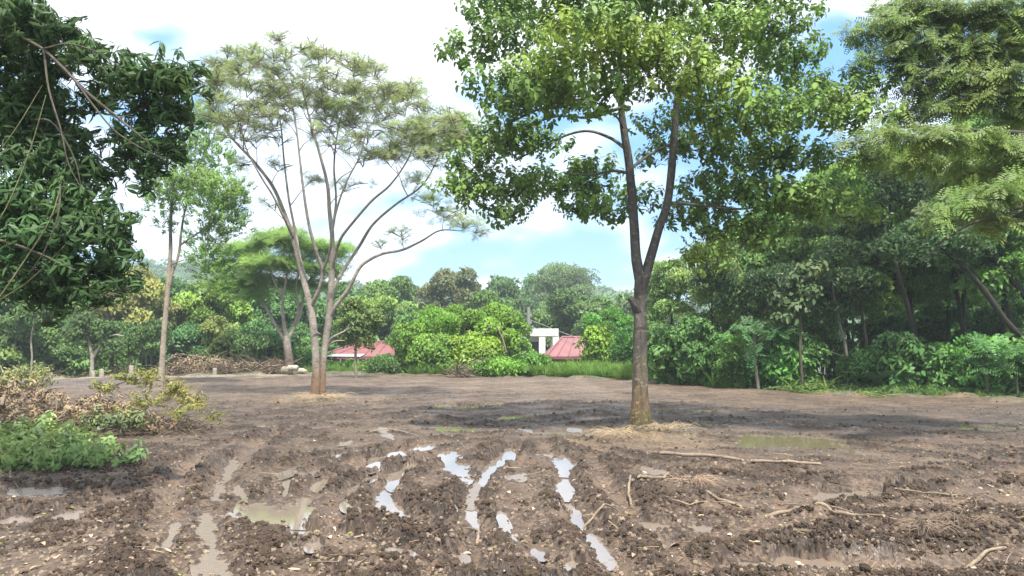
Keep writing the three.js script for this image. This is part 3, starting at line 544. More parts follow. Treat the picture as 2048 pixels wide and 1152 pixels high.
// vine-covered bushes and the lush green edge in the middle
[
  [842, 43, 640, 58, [0.098, 0.213, 0.034], 'bright green bush beside the left red roof', 0.12], [905, 43.5, 600, 66, [0.091, 0.206, 0.030], 'tall vine-covered bush, highest of the middle clump', 0.14], [978, 44, 606, 66, [0.098, 0.213, 0.030], 'vine-smothered bush with a bare pale branch in front', 0.18],
  [1030, 45.5, 628, 30, [0.091, 0.213, 0.036], 'upright green bush around the utility pole', 0.12], [945, 41.5, 668, 52, [0.111, 0.213, 0.030], 'low yellow-green bush in front of the vine-covered clump', 0.22], [1062, 40, 712, 48, [0.078, 0.192, 0.036], 'low rounded bush in front of the right red roof', 0.06],
  [872, 41.5, 672, 48, [0.098, 0.206, 0.036], 'low bush at the left foot of the vine-covered clump', 0.12], [1215, 45, 612, 52, [0.072, 0.199, 0.036], 'tall bush between the right red roof and the big trunk', 0.05], [1195, 42, 645, 26, [0.104, 0.213, 0.030], 'small yellow-green bush at the right end of the red roof', 0.2],
  [1262, 40, 650, 34, [0.058, 0.170, 0.036], 'dark green bush just left of the big trunk', 0.0], [690, 47, 724, 40, [0.091, 0.213, 0.036], 'low green bush under the left red roof', 0.08], [775, 42, 716, 36, [0.072, 0.142, 0.042], 'low dull green scrub below the left house wall', 0.04],
  [612, 48, 690, 24, [0.091, 0.227, 0.036], 'small bright green bush behind the forked pale trunk', 0.1], [1010, 39.8, 722, 60, [0.098, 0.227, 0.036], 'low weedy bush at the edge of the mud', 0.1],
].forEach(([x, d, top, rx, tint, label, yel], i) => wildTree({ name: 'bush', category: 'bush', label, group: G.scrub, x, d, top, rx, tint, yel, low: 0.0, n: 16, seed: 520 + i * 5, scale: 0.75, dens: 8.5, trunk: 0.05, k: 0.4, stems: 3, leaf: i % 2 ? 'small' : 'clump' }));

// the dense wood on the right
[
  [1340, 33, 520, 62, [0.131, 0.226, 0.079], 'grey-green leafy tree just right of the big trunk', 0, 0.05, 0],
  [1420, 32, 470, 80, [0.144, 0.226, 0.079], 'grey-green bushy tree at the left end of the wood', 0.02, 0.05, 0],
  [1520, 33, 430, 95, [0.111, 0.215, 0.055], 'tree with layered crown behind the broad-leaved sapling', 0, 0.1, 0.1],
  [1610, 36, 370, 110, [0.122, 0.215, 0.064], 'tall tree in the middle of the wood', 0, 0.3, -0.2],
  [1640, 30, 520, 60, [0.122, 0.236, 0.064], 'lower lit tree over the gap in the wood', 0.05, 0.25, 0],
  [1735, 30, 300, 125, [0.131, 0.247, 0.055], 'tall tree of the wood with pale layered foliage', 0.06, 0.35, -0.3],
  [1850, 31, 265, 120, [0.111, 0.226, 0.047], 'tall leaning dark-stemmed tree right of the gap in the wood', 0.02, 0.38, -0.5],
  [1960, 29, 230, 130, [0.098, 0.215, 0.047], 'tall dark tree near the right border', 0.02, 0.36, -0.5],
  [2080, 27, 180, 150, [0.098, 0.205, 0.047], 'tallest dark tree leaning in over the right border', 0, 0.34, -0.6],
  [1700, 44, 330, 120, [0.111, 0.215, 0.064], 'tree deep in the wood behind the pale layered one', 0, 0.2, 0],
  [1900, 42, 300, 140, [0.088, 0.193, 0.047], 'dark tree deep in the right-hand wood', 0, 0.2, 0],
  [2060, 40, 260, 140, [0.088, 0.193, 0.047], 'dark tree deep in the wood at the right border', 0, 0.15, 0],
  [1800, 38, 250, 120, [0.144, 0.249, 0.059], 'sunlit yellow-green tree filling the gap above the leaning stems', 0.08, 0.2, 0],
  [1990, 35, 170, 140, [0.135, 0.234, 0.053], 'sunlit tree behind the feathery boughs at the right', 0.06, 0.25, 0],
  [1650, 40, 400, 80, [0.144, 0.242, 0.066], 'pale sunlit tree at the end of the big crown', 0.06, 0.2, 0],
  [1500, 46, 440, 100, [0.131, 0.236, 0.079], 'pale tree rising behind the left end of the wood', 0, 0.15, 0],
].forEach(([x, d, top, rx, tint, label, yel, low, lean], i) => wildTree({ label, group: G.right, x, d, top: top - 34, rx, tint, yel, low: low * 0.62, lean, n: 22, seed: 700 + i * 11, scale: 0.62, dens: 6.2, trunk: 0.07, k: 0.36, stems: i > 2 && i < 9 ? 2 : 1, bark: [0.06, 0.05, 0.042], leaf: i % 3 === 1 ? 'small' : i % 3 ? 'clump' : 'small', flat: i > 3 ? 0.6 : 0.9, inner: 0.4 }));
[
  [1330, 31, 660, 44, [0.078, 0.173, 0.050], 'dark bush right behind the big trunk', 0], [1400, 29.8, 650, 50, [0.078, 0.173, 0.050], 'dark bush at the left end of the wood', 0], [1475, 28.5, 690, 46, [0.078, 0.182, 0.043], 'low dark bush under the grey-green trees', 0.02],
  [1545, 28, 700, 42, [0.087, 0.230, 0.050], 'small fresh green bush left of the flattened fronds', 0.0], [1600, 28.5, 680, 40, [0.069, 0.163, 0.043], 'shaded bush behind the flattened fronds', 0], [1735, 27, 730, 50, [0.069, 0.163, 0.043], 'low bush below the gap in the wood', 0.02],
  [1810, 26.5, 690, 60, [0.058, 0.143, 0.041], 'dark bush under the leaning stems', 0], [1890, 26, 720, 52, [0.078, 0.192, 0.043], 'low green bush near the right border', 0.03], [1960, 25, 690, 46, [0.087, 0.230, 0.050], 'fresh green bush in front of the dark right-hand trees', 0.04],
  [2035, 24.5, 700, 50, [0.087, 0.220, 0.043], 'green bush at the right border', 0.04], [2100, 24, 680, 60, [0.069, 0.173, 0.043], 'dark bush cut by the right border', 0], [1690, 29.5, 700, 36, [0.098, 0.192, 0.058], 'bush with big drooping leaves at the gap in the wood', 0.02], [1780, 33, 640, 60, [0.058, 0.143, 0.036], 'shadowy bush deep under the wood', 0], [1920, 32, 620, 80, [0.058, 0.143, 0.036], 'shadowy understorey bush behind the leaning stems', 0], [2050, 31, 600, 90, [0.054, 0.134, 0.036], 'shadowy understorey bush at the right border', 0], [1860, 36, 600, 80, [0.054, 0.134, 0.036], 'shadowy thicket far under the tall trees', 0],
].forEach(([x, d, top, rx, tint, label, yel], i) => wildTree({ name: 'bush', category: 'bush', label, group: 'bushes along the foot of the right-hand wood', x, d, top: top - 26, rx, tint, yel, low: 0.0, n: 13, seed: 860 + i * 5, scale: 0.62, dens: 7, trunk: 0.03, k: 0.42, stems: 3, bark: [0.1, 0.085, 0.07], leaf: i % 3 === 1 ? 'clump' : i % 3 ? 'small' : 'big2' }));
// thin pale stems standing in front of the dark left-hand wood
[
  [[268, 748, 276, 715, 290, 684], 1.6, 'thin pale stem leaning right, left of the slim trunk'], [[294, 746, 292, 715, 289, 690], 1.3, 'thin upright pale stem between leaning stem and slim trunk'], [[306, 745, 302, 712, 305, 696, 312, 684], 1.3, 'thin crooked stem just left of the slim trunk'],
  [[60, 750, 64, 715, 62, 680, 68, 640], 1.8, 'pale stem of the bush clump at the far left'], [[50, 750, 44, 710, 36, 676], 1.5, 'thin stem leaning left at the far left'], [[256, 744, 258, 715, 257, 690], 2.6, 'dark rough stem left of the thin leaning stems'], [[225, 742, 224, 700, 226, 672], 4, 'dark broad stump-like stem behind the pale posts'], [[470, 742, 480, 712, 498, 690], 1.3, 'pale dead stem slanting over the brush heap'],
].forEach(([q, w, label], i) => {
  const d = 41.5 + (i % 3), pts = []; for (let k = 0; k < q.length; k += 2) pts.push(at(q[k], q[k + 1], d)); pts[0].y = Math.min(pts[0].y, H(pts[0].x, pts[0].z)) - 0.05;
  const t = thing('thin_tree', label, 'tree', 'thin stems in front of the left-hand wood', pts[0].clone()), loc = pts.map((p) => p.clone().sub(t.position)), k = new Acc(), c = i > 4 && i < 7 ? [0.09, 0.075, 0.06] : [0.46, 0.41, 0.34];
  k.tube(loc, [w / F * d * 1.2, w / F * d, w / F * d * 0.5], { sides: 7, color: () => c }); part('trunk', k.geo(), M.pale, t);
  const e = loc[loc.length - 1], r = rng(60 + i), pads = []; for (let m = 0; m < 4; m++) pads.push({ c: V(e.x + (r() - 0.5) * 1.3, e.y + (r() - 0.2) * 1.2, e.z + (r() - 0.5)), r: V(0.45, 0.3, 0.45), k: 1 });
  limbs(t, [{ pts: loc, rad: [w / F * d, w / F * d * 0.5], from: 0.5 }], pads, M.pale, { twigs: 2, tm: 0.006, color: () => c, seed: i + 5, sides: 5 });
  instanced('crown', S.clump.geo, leafMat(0.075, 0.145, 0.045), fill(pads, { seed: 990 + i, dens: 5, scale: 0.7 }), t);
});
// bare pale branches hanging in the vine-covered bush
[[[1012, 705, 1006, 680, 998, 662, 990, 645], 2, 'bare pale branch hanging in the vine-smothered bush'], [[966, 668, 976, 656, 988, 646], 1.4, 'short pale broken branch high in the vine-smothered bush']].forEach(([q, w, label]) => {
  const d = 41.6, pts = []; for (let k = 0; k < q.length; k += 2) pts.push(at(q[k], q[k + 1], d)); const b = pts[0].clone(), k = new Acc(); k.tube(pts.map((p) => p.sub(b)), [w / F * d, w / F * d * 0.8, w / F * d * 0.4], { sides: 7 }); const t = thing('dead_branch', label, 'branch', null, b); part('wood', k.geo(), M.stick, t);
  const s = new Acc(), m = pts[Math.floor(pts.length / 2)]; s.tube([m.clone(), m.clone().add(V(0.3, 0.25, 0.1))], [w / F * d * 0.4, 0.01], { sides: 5, seg: 2 }); part('side_twig', s.geo(), M.stick, t);
});
// dark bare stems standing and leaning inside the wood
[
  [1690, 28, [1695, 745, 1690, 690, 1672, 620, 1665, 560], 6, 'slim pale-barked stem beside the gap in the wood'], [1720, 28, [1735, 740, 1732, 680, 1722, 620, 1712, 560, 1716, 500], 6, 'straight dark stem at the right side of the gap'],
  [1835, 27, [1846, 745, 1832, 680, 1815, 610, 1795, 540, 1780, 450, 1782, 380], 9, 'dark bent stem with a side limb in the wood'], [2030, 25, [2060, 700, 2010, 640, 1960, 570, 1900, 510, 1850, 475], 11, 'dark stem leaning far left out of the right border'],
  [2040, 26, [2080, 640, 2045, 585, 2010, 540, 1965, 480, 1940, 430], 12, 'thick dark stem leaning left beside the right border'], [1510, 30, [1520, 745, 1512, 690, 1498, 630, 1480, 590], 7, 'spotted stem between the grey-green bushes'], [1662, 29, [1668, 730, 1652, 680, 1640, 640, 1632, 600], 6, 'leaning stem left of the gap in the wood'], [1930, 29, [1932, 740, 1925, 650, 1928, 560, 1920, 470], 8, 'upright dark stem in the shade near the right border'],
].forEach(([x, d, q, w, label], i) => {
  const pts = []; for (let k = 0; k < q.length; k += 2) pts.push(at(q[k], q[k + 1], d)); const g0 = pts[0].clone(); g0.y = H(g0.x, g0.z) - 0.1; const t = thing('wood_tree', label, 'tree', 'bare stems in the right-hand wood', g0.clone());
  pts.unshift(g0); const loc = pts.map((p) => p.clone().sub(t.position)), r0 = 0.6 * w / F * d, acc = new Acc(); acc.tube(loc, [r0, r0 * 0.9, r0 * 0.5], { sides: 8, color: () => (i === 0 || i === 5 ? [0.34, 0.31, 0.26] : [0.05, 0.042, 0.034]) });
  part('trunk', acc.geo(), M.pale, t);
  const e = loc[loc.length - 1], rr = rng(40 + i), pads = []; for (let k = 0; k < 6; k++) pads.push({ c: V(e.x + (rr() - 0.5) * 2.4, e.y + (rr() - 0.3) * 1.6, e.z + (rr() - 0.5) * 2), r: V(0.7, 0.4, 0.7), k: 1 });
  limbs(t, [{ pts: loc, rad: [r0, r0 * 0.4], from: 0.5 }], pads, M.pale, { twigs: 1, color: () => [0.1, 0.085, 0.07], seed: i, sides: 5 });
  instanced('crown', S.small.geo, leafMat(0.045, 0.095, 0.035), fill(pads, { seed: 950 + i, dens: 6, scale: 0.7 }), t);
});

// ---------------------------------------------------------------- houses, concrete frame, pole and wires
function slabMesh(pts, thick) { // a sloping sheet with thickness; pts in order
  const acc = new Acc(), n = V(0, 0, 0).crossVectors(pts[1].clone().sub(pts[0]), pts[2].clone().sub(pts[0])).normalize(); if (n.y < 0) n.negate();
  const low = pts.map((p) => p.clone().addScaledVector(n, -thick)); const A = pts.map((p) => acc.vert(p, n, p.x * 0.5, p.z * 0.5)), B = low.map((p) => acc.vert(p, n.clone().negate(), p.x * 0.5, p.z * 0.5));
  for (let k = 1; k < pts.length - 1; k++) { acc.tri(A[0], A[k], A[k + 1]); acc.tri(B[0], B[k + 1], B[k]); }
  for (let k = 0; k < pts.length; k++) { const j = (k + 1) % pts.length, e = pts[j].clone().sub(pts[k]), m = V(0, 0, 0).crossVectors(e, n).normalize(), q = [pts[k], pts[j], low[j], low[k]].map((p) => acc.vert(p, m, p.x, p.y)); acc.tri(q[0], q[1], q[2]); acc.tri(q[0], q[2], q[3]); }
  return acc.geo();
}
const box = (w, h, d, x, y, z) => { const g = new THREE.BoxGeometry(w, h, d); g.translate(x, y, z); return g; };
function house(label, x0, x1, d, ridgeY, eaveY, deep, wallMat, ridgeIn, name = 'house') {
  const A = at(x0, eaveY, d), B = at(x1, eaveY, d), R0 = at(mix(x0, x1, ridgeIn), ridgeY, d), base = V((A.x + B.x) / 2, -2.4, -d - deep / 2);
  const t = thing(name, label, 'house', 'low red-roofed houses', base), w = (B.x - A.x) / 2, e = A.y - base.y, rh = R0.y - base.y + 0.25, hd = deep / 2, s = w * (1 - 2 * ridgeIn);
  const wl = part('wall', box(w * 2 - 0.9, e, deep - 0.9, 0, e / 2 - 0.05, 0), wallMat, t);
  const rf = new THREE.Group(); rf.name = 'roof'; t.add(rf);
  const c = [V(-w, e, hd), V(w, e, hd), V(w, e, -hd), V(-w, e, -hd)], r = [V(-s, rh, 0), V(s, rh, 0)];
  for (const q of [[c[0], c[1], r[1], r[0]], [c[1], c[2], r[1]], [c[2], c[3], r[0], r[1]], [c[3], c[0], r[0]]]) part('roof_sheet', slabMesh(q, 0.05), M.roof, rf);
  for (const [a, b] of [[r[0], r[1]], [c[0], r[0]], [c[1], r[1]]]) { const k = new Acc(); k.tube([a.clone().add(V(0, 0.03, 0)), b.clone().add(V(0, 0.03, 0))], [0.07, 0.07], { sides: 6, seg: 1, wob: 0 }); part('ridge_cap', k.geo(), M.roof, rf); }
  for (let k = 1; k < 9; k++) { const u = k / 9, a = c[0].clone().lerp(c[1], u), b = r[0].clone().lerp(r[1], u), g = new Acc(); g.tube([a.add(V(0, 0.025, 0)), b.add(V(0, 0.025, 0))], [0.025, 0.025], { sides: 4, seg: 1, wob: 0 }); part('roof_seam', g.geo(), M.roof, rf); }
  part('fascia', box(w * 2 + 0.06, 0.16, 0.04, 0, e - 0.1, hd + 0.03), M.roof, t);
  for (const u of [-0.5, 0.1, 0.6]) { const wn = part('window', box(1.0, 0.9, 0.06, u * w, e * 0.55, hd - 0.44), M.hole, t); part('frame', box(1.12, 0.06, 0.05, u * w, e * 0.55 + 0.48, hd - 0.4), M.paint, wn); }
  return t;
}
const h1 = house('red-roofed house with off-white walls left of the bushes', 634, 900, 56, 690, 713, 7, M.plaster, 0.26);
{ // its lower porch roof on thin posts
  const a = at(648, 712, 52), b = at(726, 716, 52), y = h1.position.y, o = h1.position; const L = (p) => p.clone().sub(o);
  const p0 = L(V(a.x, a.y, -51)), p1 = L(V(b.x, a.y - 0.05, -51)), p2 = L(V(b.x, a.y + 0.14, -53)), p3 = L(V(a.x, a.y + 0.14, -53));
  part('porch_roof', slabMesh([p0, p1, p2, p3], 0.06), M.metal, h1);
  for (const u of [0.05, 0.5, 0.95]) { const q = p0.clone().lerp(p1, u); const c = new THREE.CylinderGeometry(0.045, 0.045, q.y - 0.05, 8); c.translate(q.x, (q.y - 0.05) / 2, q.z - 0.08); part('post', c, M.pole, h1); }
}
house('red-roofed house with dark maroon wall left of the big trunk', 1092, 1290, 50, 681, 713, 7, M.maroon, 0.2);
{ // small white block behind the left trees and the white concrete frame
  const d = 62, a = at(1058, 657, d), b = at(1117, 657, d), y0 = -2.4, t = thing('concrete_frame', 'white flat-topped concrete frame on pillars behind the right red roof', 'building', null, V((a.x + b.x) / 2, y0, -d));
  const w = b.x - a.x, h = a.y - y0; part('roof_beam', box(w + 2.0, 0.62, 4, -1.0, h - 0.31, -2), M.paint, t);
  for (const u of [0.41, -0.05, -0.6]) for (const z of [-0.3, -3.6]) part('pillar', box(0.5, h - 0.62, 0.5, u * w, (h - 0.62) / 2, z), M.paint, t);
  part('back_wall', box(w * 0.62, h - 0.62, 0.2, -w * 0.4, (h - 0.62) / 2, -2.2), M.paint, t); part('window', box(0.9, 1.0, 0.05, -w * 0.35, h - 1.6, -2.08), M.hole, t);
}
{
  const d = 60, a = at(985, 690, d), t = thing('outbuilding', 'low white wall glimpsed through the vine-covered bushes', 'building', null, V(a.x, -2.4, -d)), h = a.y + 2.4; part('wall', box(3.4, h, 3, 1.2, h / 2, -1.5), M.paint, t); part('roof', box(3.8, 0.12, 3.4, 1.2, h + 0.06, -1.5), M.metal, t); part('window', box(0.8, 0.7, 0.05, 1.0, h - 0.8, 0.02), M.hole, t);
  const b = at(600, 712, 58), s = thing('boundary_wall', 'low white wall behind the forked pale trunk', 'wall', null, V(b.x, -2.4, -58)); part('wall', box(5, b.y + 2.4, 0.2, 0, (b.y + 2.4) / 2, 0), M.paint, s); part('coping', box(5.1, 0.08, 0.28, 0, b.y + 2.44, 0), M.concrete, s);
  const c = at(1304, 690, 40), u = thing('shed', 'little pink-and-white shed glimpsed right of the big trunk', 'shed', null, V(c.x, -0.2, -40)); part('wall', box(1.1, c.y + 0.2, 1, 0, (c.y + 0.2) / 2, 0), M.paint, u); part('roof', slabMesh([V(-0.75, c.y + 0.2, 0.7), V(0.75, c.y + 0.2, 0.7), V(0.75, c.y + 0.6, -0.6), V(-0.75, c.y + 0.6, -0.6)], 0.05), M.roof, u);
}
const poleTop = at(1057, 614, 46);
{
  const t = thing('utility_pole', 'grey concrete utility pole rising from the bushes', 'utility pole', null, V(poleTop.x, H(poleTop.x, poleTop.z), poleTop.z)), h = poleTop.y - t.position.y;
  const g = new THREE.CylinderGeometry(0.1, 0.16, h, 10); g.translate(0, h / 2, 0); part('pole', g, M.pole, t);
  for (const y of [0.5, 0.95]) { const c = new THREE.CylinderGeometry(0.05, 0.06, 0.16, 8); c.translate(0.14, h - y, 0); part('insulator', c, M.metal, t); }
  [[0, 640, 690, 684], [1, 652, 703, 697]].forEach(([i, ya, yb, yc]) => {
    const a = at(1060, ya, 46), b = at(1170, mix(ya, yb, 0.75) + 2, 50), c = at(1268, yb - 3 * i, 54), e = at(1420, yc - 8, 60), k = new Acc(); k.tube([a, b, c, e], [0.02, 0.02], { sides: 5, seg: 5, wob: 0 });
    whole('power_line', i ? 'lower of the two wires running right from the utility pole' : 'upper of the two wires running right from the utility pole', 'wire', k.geo(), M.wire, 'wires of the utility pole');
  });
}

// ---------------------------------------------------------------- the five trees that stand in the clearing and overhang it
const stemColor = (tan, grey, h0, h1) => (p) => { const t = smooth(h0, h1, p.y + 0.25 * n3(p.x * 4, p.y * 2, p.z * 4)); const s = 0.92 + 0.16 * n3(p.x * 3, p.y * 1.5, p.z * 3); return [0, 1, 2].map((k) => mix(tan[k], grey[k], t) * s); };
const pxStem = (q, d, rad) => { const pts = []; for (let k = 0; k < q.length; k += 3) pts.push(at(q[k], q[k + 1], d + q[k + 2])); return { pts, rad: rad.map((w) => w / F * d) }; };
{ // the big tree in the middle
  const d = 13.8, base = gnd(1281, 868); base.y = H(base.x, base.z) - 0.02;
  const t = thing('shade_tree', 'big broad-leaved tree with forked trunk standing in the mud', 'tree', null, base);
  const trunk = pxStem([1281, 874, 0, 1280, 800, 0, 1280, 730, 0, 1280, 660, 0, 1281, 600, 0, 1283, 545, 0], d, [19, 16.5, 14.5, 13, 12.8, 13.5]);
  const left = pxStem([1282, 570, 0, 1273, 520, 0, 1267, 440, 0.05, 1263, 380, 0.05, 1257, 320, 0.1, 1246, 250, 0.1, 1240, 170, 0, 1241, 90, 0, 1250, 10, 0, 1262, -90, 0.2], d, [11, 10, 9.6, 9.2, 8.6, 7, 5.6, 4.6, 3.6, 2.2]); left.from = 0.28;
  const right = pxStem([1286, 572, 0.05, 1297, 530, 0.05, 1315, 465, 0.1, 1334, 412, 0.15, 1343, 340, 0.2, 1350, 250, 0.2, 1356, 190, 0.2, 1385, 100, 0.3, 1440, 10, 0.4, 1480, -100, 0.5], d, [10.5, 9.4, 9, 8.6, 8, 7.2, 6.2, 5.2, 4.2, 2.6]); right.from = 0.3;
  const pads = pxPads([
    [1190, 95, 125, 55, -1.6, 1.15, 0.4], [1100, 150, 80, 45, -1.3, 1, 0.2], [1280, 120, 80, 50, -1.4, 1, 0.3], [1010, 90, 75, 45, 0.4], [935, 115, 62, 30, 0.6, 0.75], [1090, 10, 120, 45, 0.8], [1230, -30, 130, 55, 0.6], [1380, -20, 130, 60, 0.8], [1000, 25, 70, 30, 1.4], [1510, -10, 110, 50, 0.6], [1620, 0, 70, 30, 1.1, 0.7],
    [1060, 215, 95, 42, -0.9, 1, 0.08], [985, 185, 62, 34, -0.5, 0.9], [1200, 200, 90, 55, -1.0, 1, 0.06], [1330, 155, 90, 48, -1.2, 1, 0.3], [1420, 195, 95, 45, -1.2, 1, 0.28], [1440, 75, 95, 48, -0.3, 1, 0.1], [1555, 65, 78, 42, 0.2, 0.9, 0.05], [1590, 130, 72, 34, 0.3, 0.8],
    [1010, 275, 85, 42, 0.2], [950, 330, 62, 38, -0.3, 1, 0.06], [1060, 300, 84, 20, 1.0, 0.9], [920, 395, 52, 40, -0.4, 1, 0.08], [1000, 395, 75, 40, 0.3], [1085, 385, 80, 38, 0.7], [1015, 435, 45, 24, -0.1, 0.9], [1180, 360, 60, 36, 0.9], [1160, 425, 55, 30, 0.4, 0.9], [1215, 405, 55, 36, 1.0, 0.9], [1230, 440, 32, 22, 0.6, 0.8], [1300, 420, 28, 40, 1.3, 0.6],
    [1490, 255, 105, 48, -0.9, 1, 0.08], [1590, 240, 90, 44, -0.6, 1, 0.08], [1690, 195, 78, 32, 0.2, 0.9], [1775, 165, 50, 22, 0.4, 0.7], [1710, 245, 70, 28, -0.4, 0.9, 0.1], [1410, 300, 60, 40, 0.5], [1500, 330, 95, 46, 0.3], [1600, 325, 72, 38, 0.4, 0.9], [1440, 390, 75, 45, 0.7], [1540, 405, 95, 42, 0.2], [1640, 415, 75, 30, -0.2, 0.9, 0.1], [1710, 445, 55, 22, -0.4, 0.7, 0.1], [1400, 450, 60, 42, 0.9], [1470, 480, 70, 36, 0.4, 0.9, 0.1], [1410, 530, 52, 38, -0.2, 0.9, 0.22], [1540, 470, 60, 26, 0.4, 0.8], [1345, 300, 40, 28, 1.6, 0.5], [1300, 265, 50, 26, 1.8, 0.4], [1310, 330, 50, 30, 1.6, 0.4],
    [1150, 60, 100, 45, 2.2, 0.8], [1300, 60, 110, 50, 2.4, 0.8], [1480, 120, 110, 50, 2.2, 0.8], [1380, 240, 60, 34, 2.4, 0.7], [1100, 190, 90, 40, 2.4, 0.8], [1560, 190, 90, 40, 2.0, 0.8],
  ], d);
  pads.forEach((p, i) => { p.r.y *= 0.8; if (i > 65) p.k *= 0.5; });
  const boughs = [[1257, 346, 0.1, 1228, 342, 0, 1180, 350, 0, 1128, 347, 0.1], [1252, 298, 0.1, 1218, 275, 0.3, 1170, 262, 0.5, 1100, 284, 0.7, 1030, 322, 0.6], [1243, 215, 0, 1180, 235, 0.1, 1120, 232, 0.2, 1050, 252, 0.1], [1241, 180, 0, 1170, 198, -0.3, 1110, 206, -0.4, 1010, 250, -0.3], [1262, 338, 0.1, 1295, 312, 0.4, 1350, 285, 0.5, 1420, 262, 0.3, 1480, 270, 0], [1336, 405, 0.15, 1400, 410, 0.3, 1480, 418, 0.2, 1560, 405, 0.2], [1356, 190, 0.2, 1335, 165, 0, 1310, 130, -0.4], [1241, 120, 0, 1210, 160, -0.6, 1190, 110, -1.3]].map((q) => { const b = pxStem(q, d, [3.8, 3, 2.4, 1.6]); b.from = 0.3; b.bough = true; return b; });
  localTo(t, [trunk, left, right, ...boughs], pads);
  const bark = stemColor([0.34, 0.24, 0.14], [0.225, 0.195, 0.17], 0.3, 1.5), upper = (p) => { const s = 0.9 + 0.2 * n3(p.x * 3, p.y, p.z * 3); return [0.175 * s, 0.162 * s, 0.145 * s]; };
  const acc = new Acc(); acc.tube(trunk.pts, trunk.rad, { sides: 28, seg: 10, wob: 0.06, color: (p) => { const moss = Math.exp(-((p.y / 0.22) ** 2)) * smooth(-0.1, 0.4, n3(p.x * 7, p.y * 3, p.z * 7)) * 0.8, c = bark(p); return [mix(c[0], 0.10, moss), mix(c[1], 0.12, moss), mix(c[2], 0.04, moss)]; },
    shape: (tt, a, c) => { const f = Math.exp(-tt * 13), g = Math.exp(-tt * 5); return 1 + f * (0.6 + 0.36 * Math.sin(a * 3 + 0.6) + 0.18 * Math.sin(a * 7 + 1)) + g * (0.1 * Math.sin(a * 5 + 2.2) + 0.12 * Math.sin(a * 2)) + 0.05 * n3(a * 1.3, tt * 9, 0); } });
  part('trunk', acc.geo(), M.bark, t);
  for (const s of [left, right, ...boughs]) { const k = new Acc(); k.tube(s.pts, s.rad, { sides: s.bough ? 8 : 14, seg: 6, wob: 0.12, color: s.bough ? (p) => upper(p).map((c) => c * 1.5) : upper }); part(s.bough ? 'bough' : 'limb', k.geo(), M.bark, t); }
  { // sawn stub low on the left of the trunk
    const k = new Acc(), p = [at(1278, 622, d), at(1268, 606, d - 0.05), at(1259, 596, d - 0.06)].map((q) => q.sub(t.position)); k.tube(p, [0.12, 0.085, 0.06], { sides: 10, color: upper, wob: 0.15 }); part('branch_stub', k.geo(), M.bark, t);
  }
  limbs(t, [left, right, ...boughs], pads, M.bark, { seed: 31, slope: 0.12, twigs: 6, tm: 0.006, thick: 0.016, sag: 0.12, color: upper, most: 0.06, sides: 7 });
  const set = fill(pads, { seed: 32, dens: 9.8, scale: 0.62, inner: 0.35, top: 0.5, upward: 1.0, vary: 0.3 });
  console.log('shade tree sprays', set.mats.length);
  withLeaves(t, S.broad, leafMat(0.112, 0.205, 0.052, 0.4), set, 290);
}
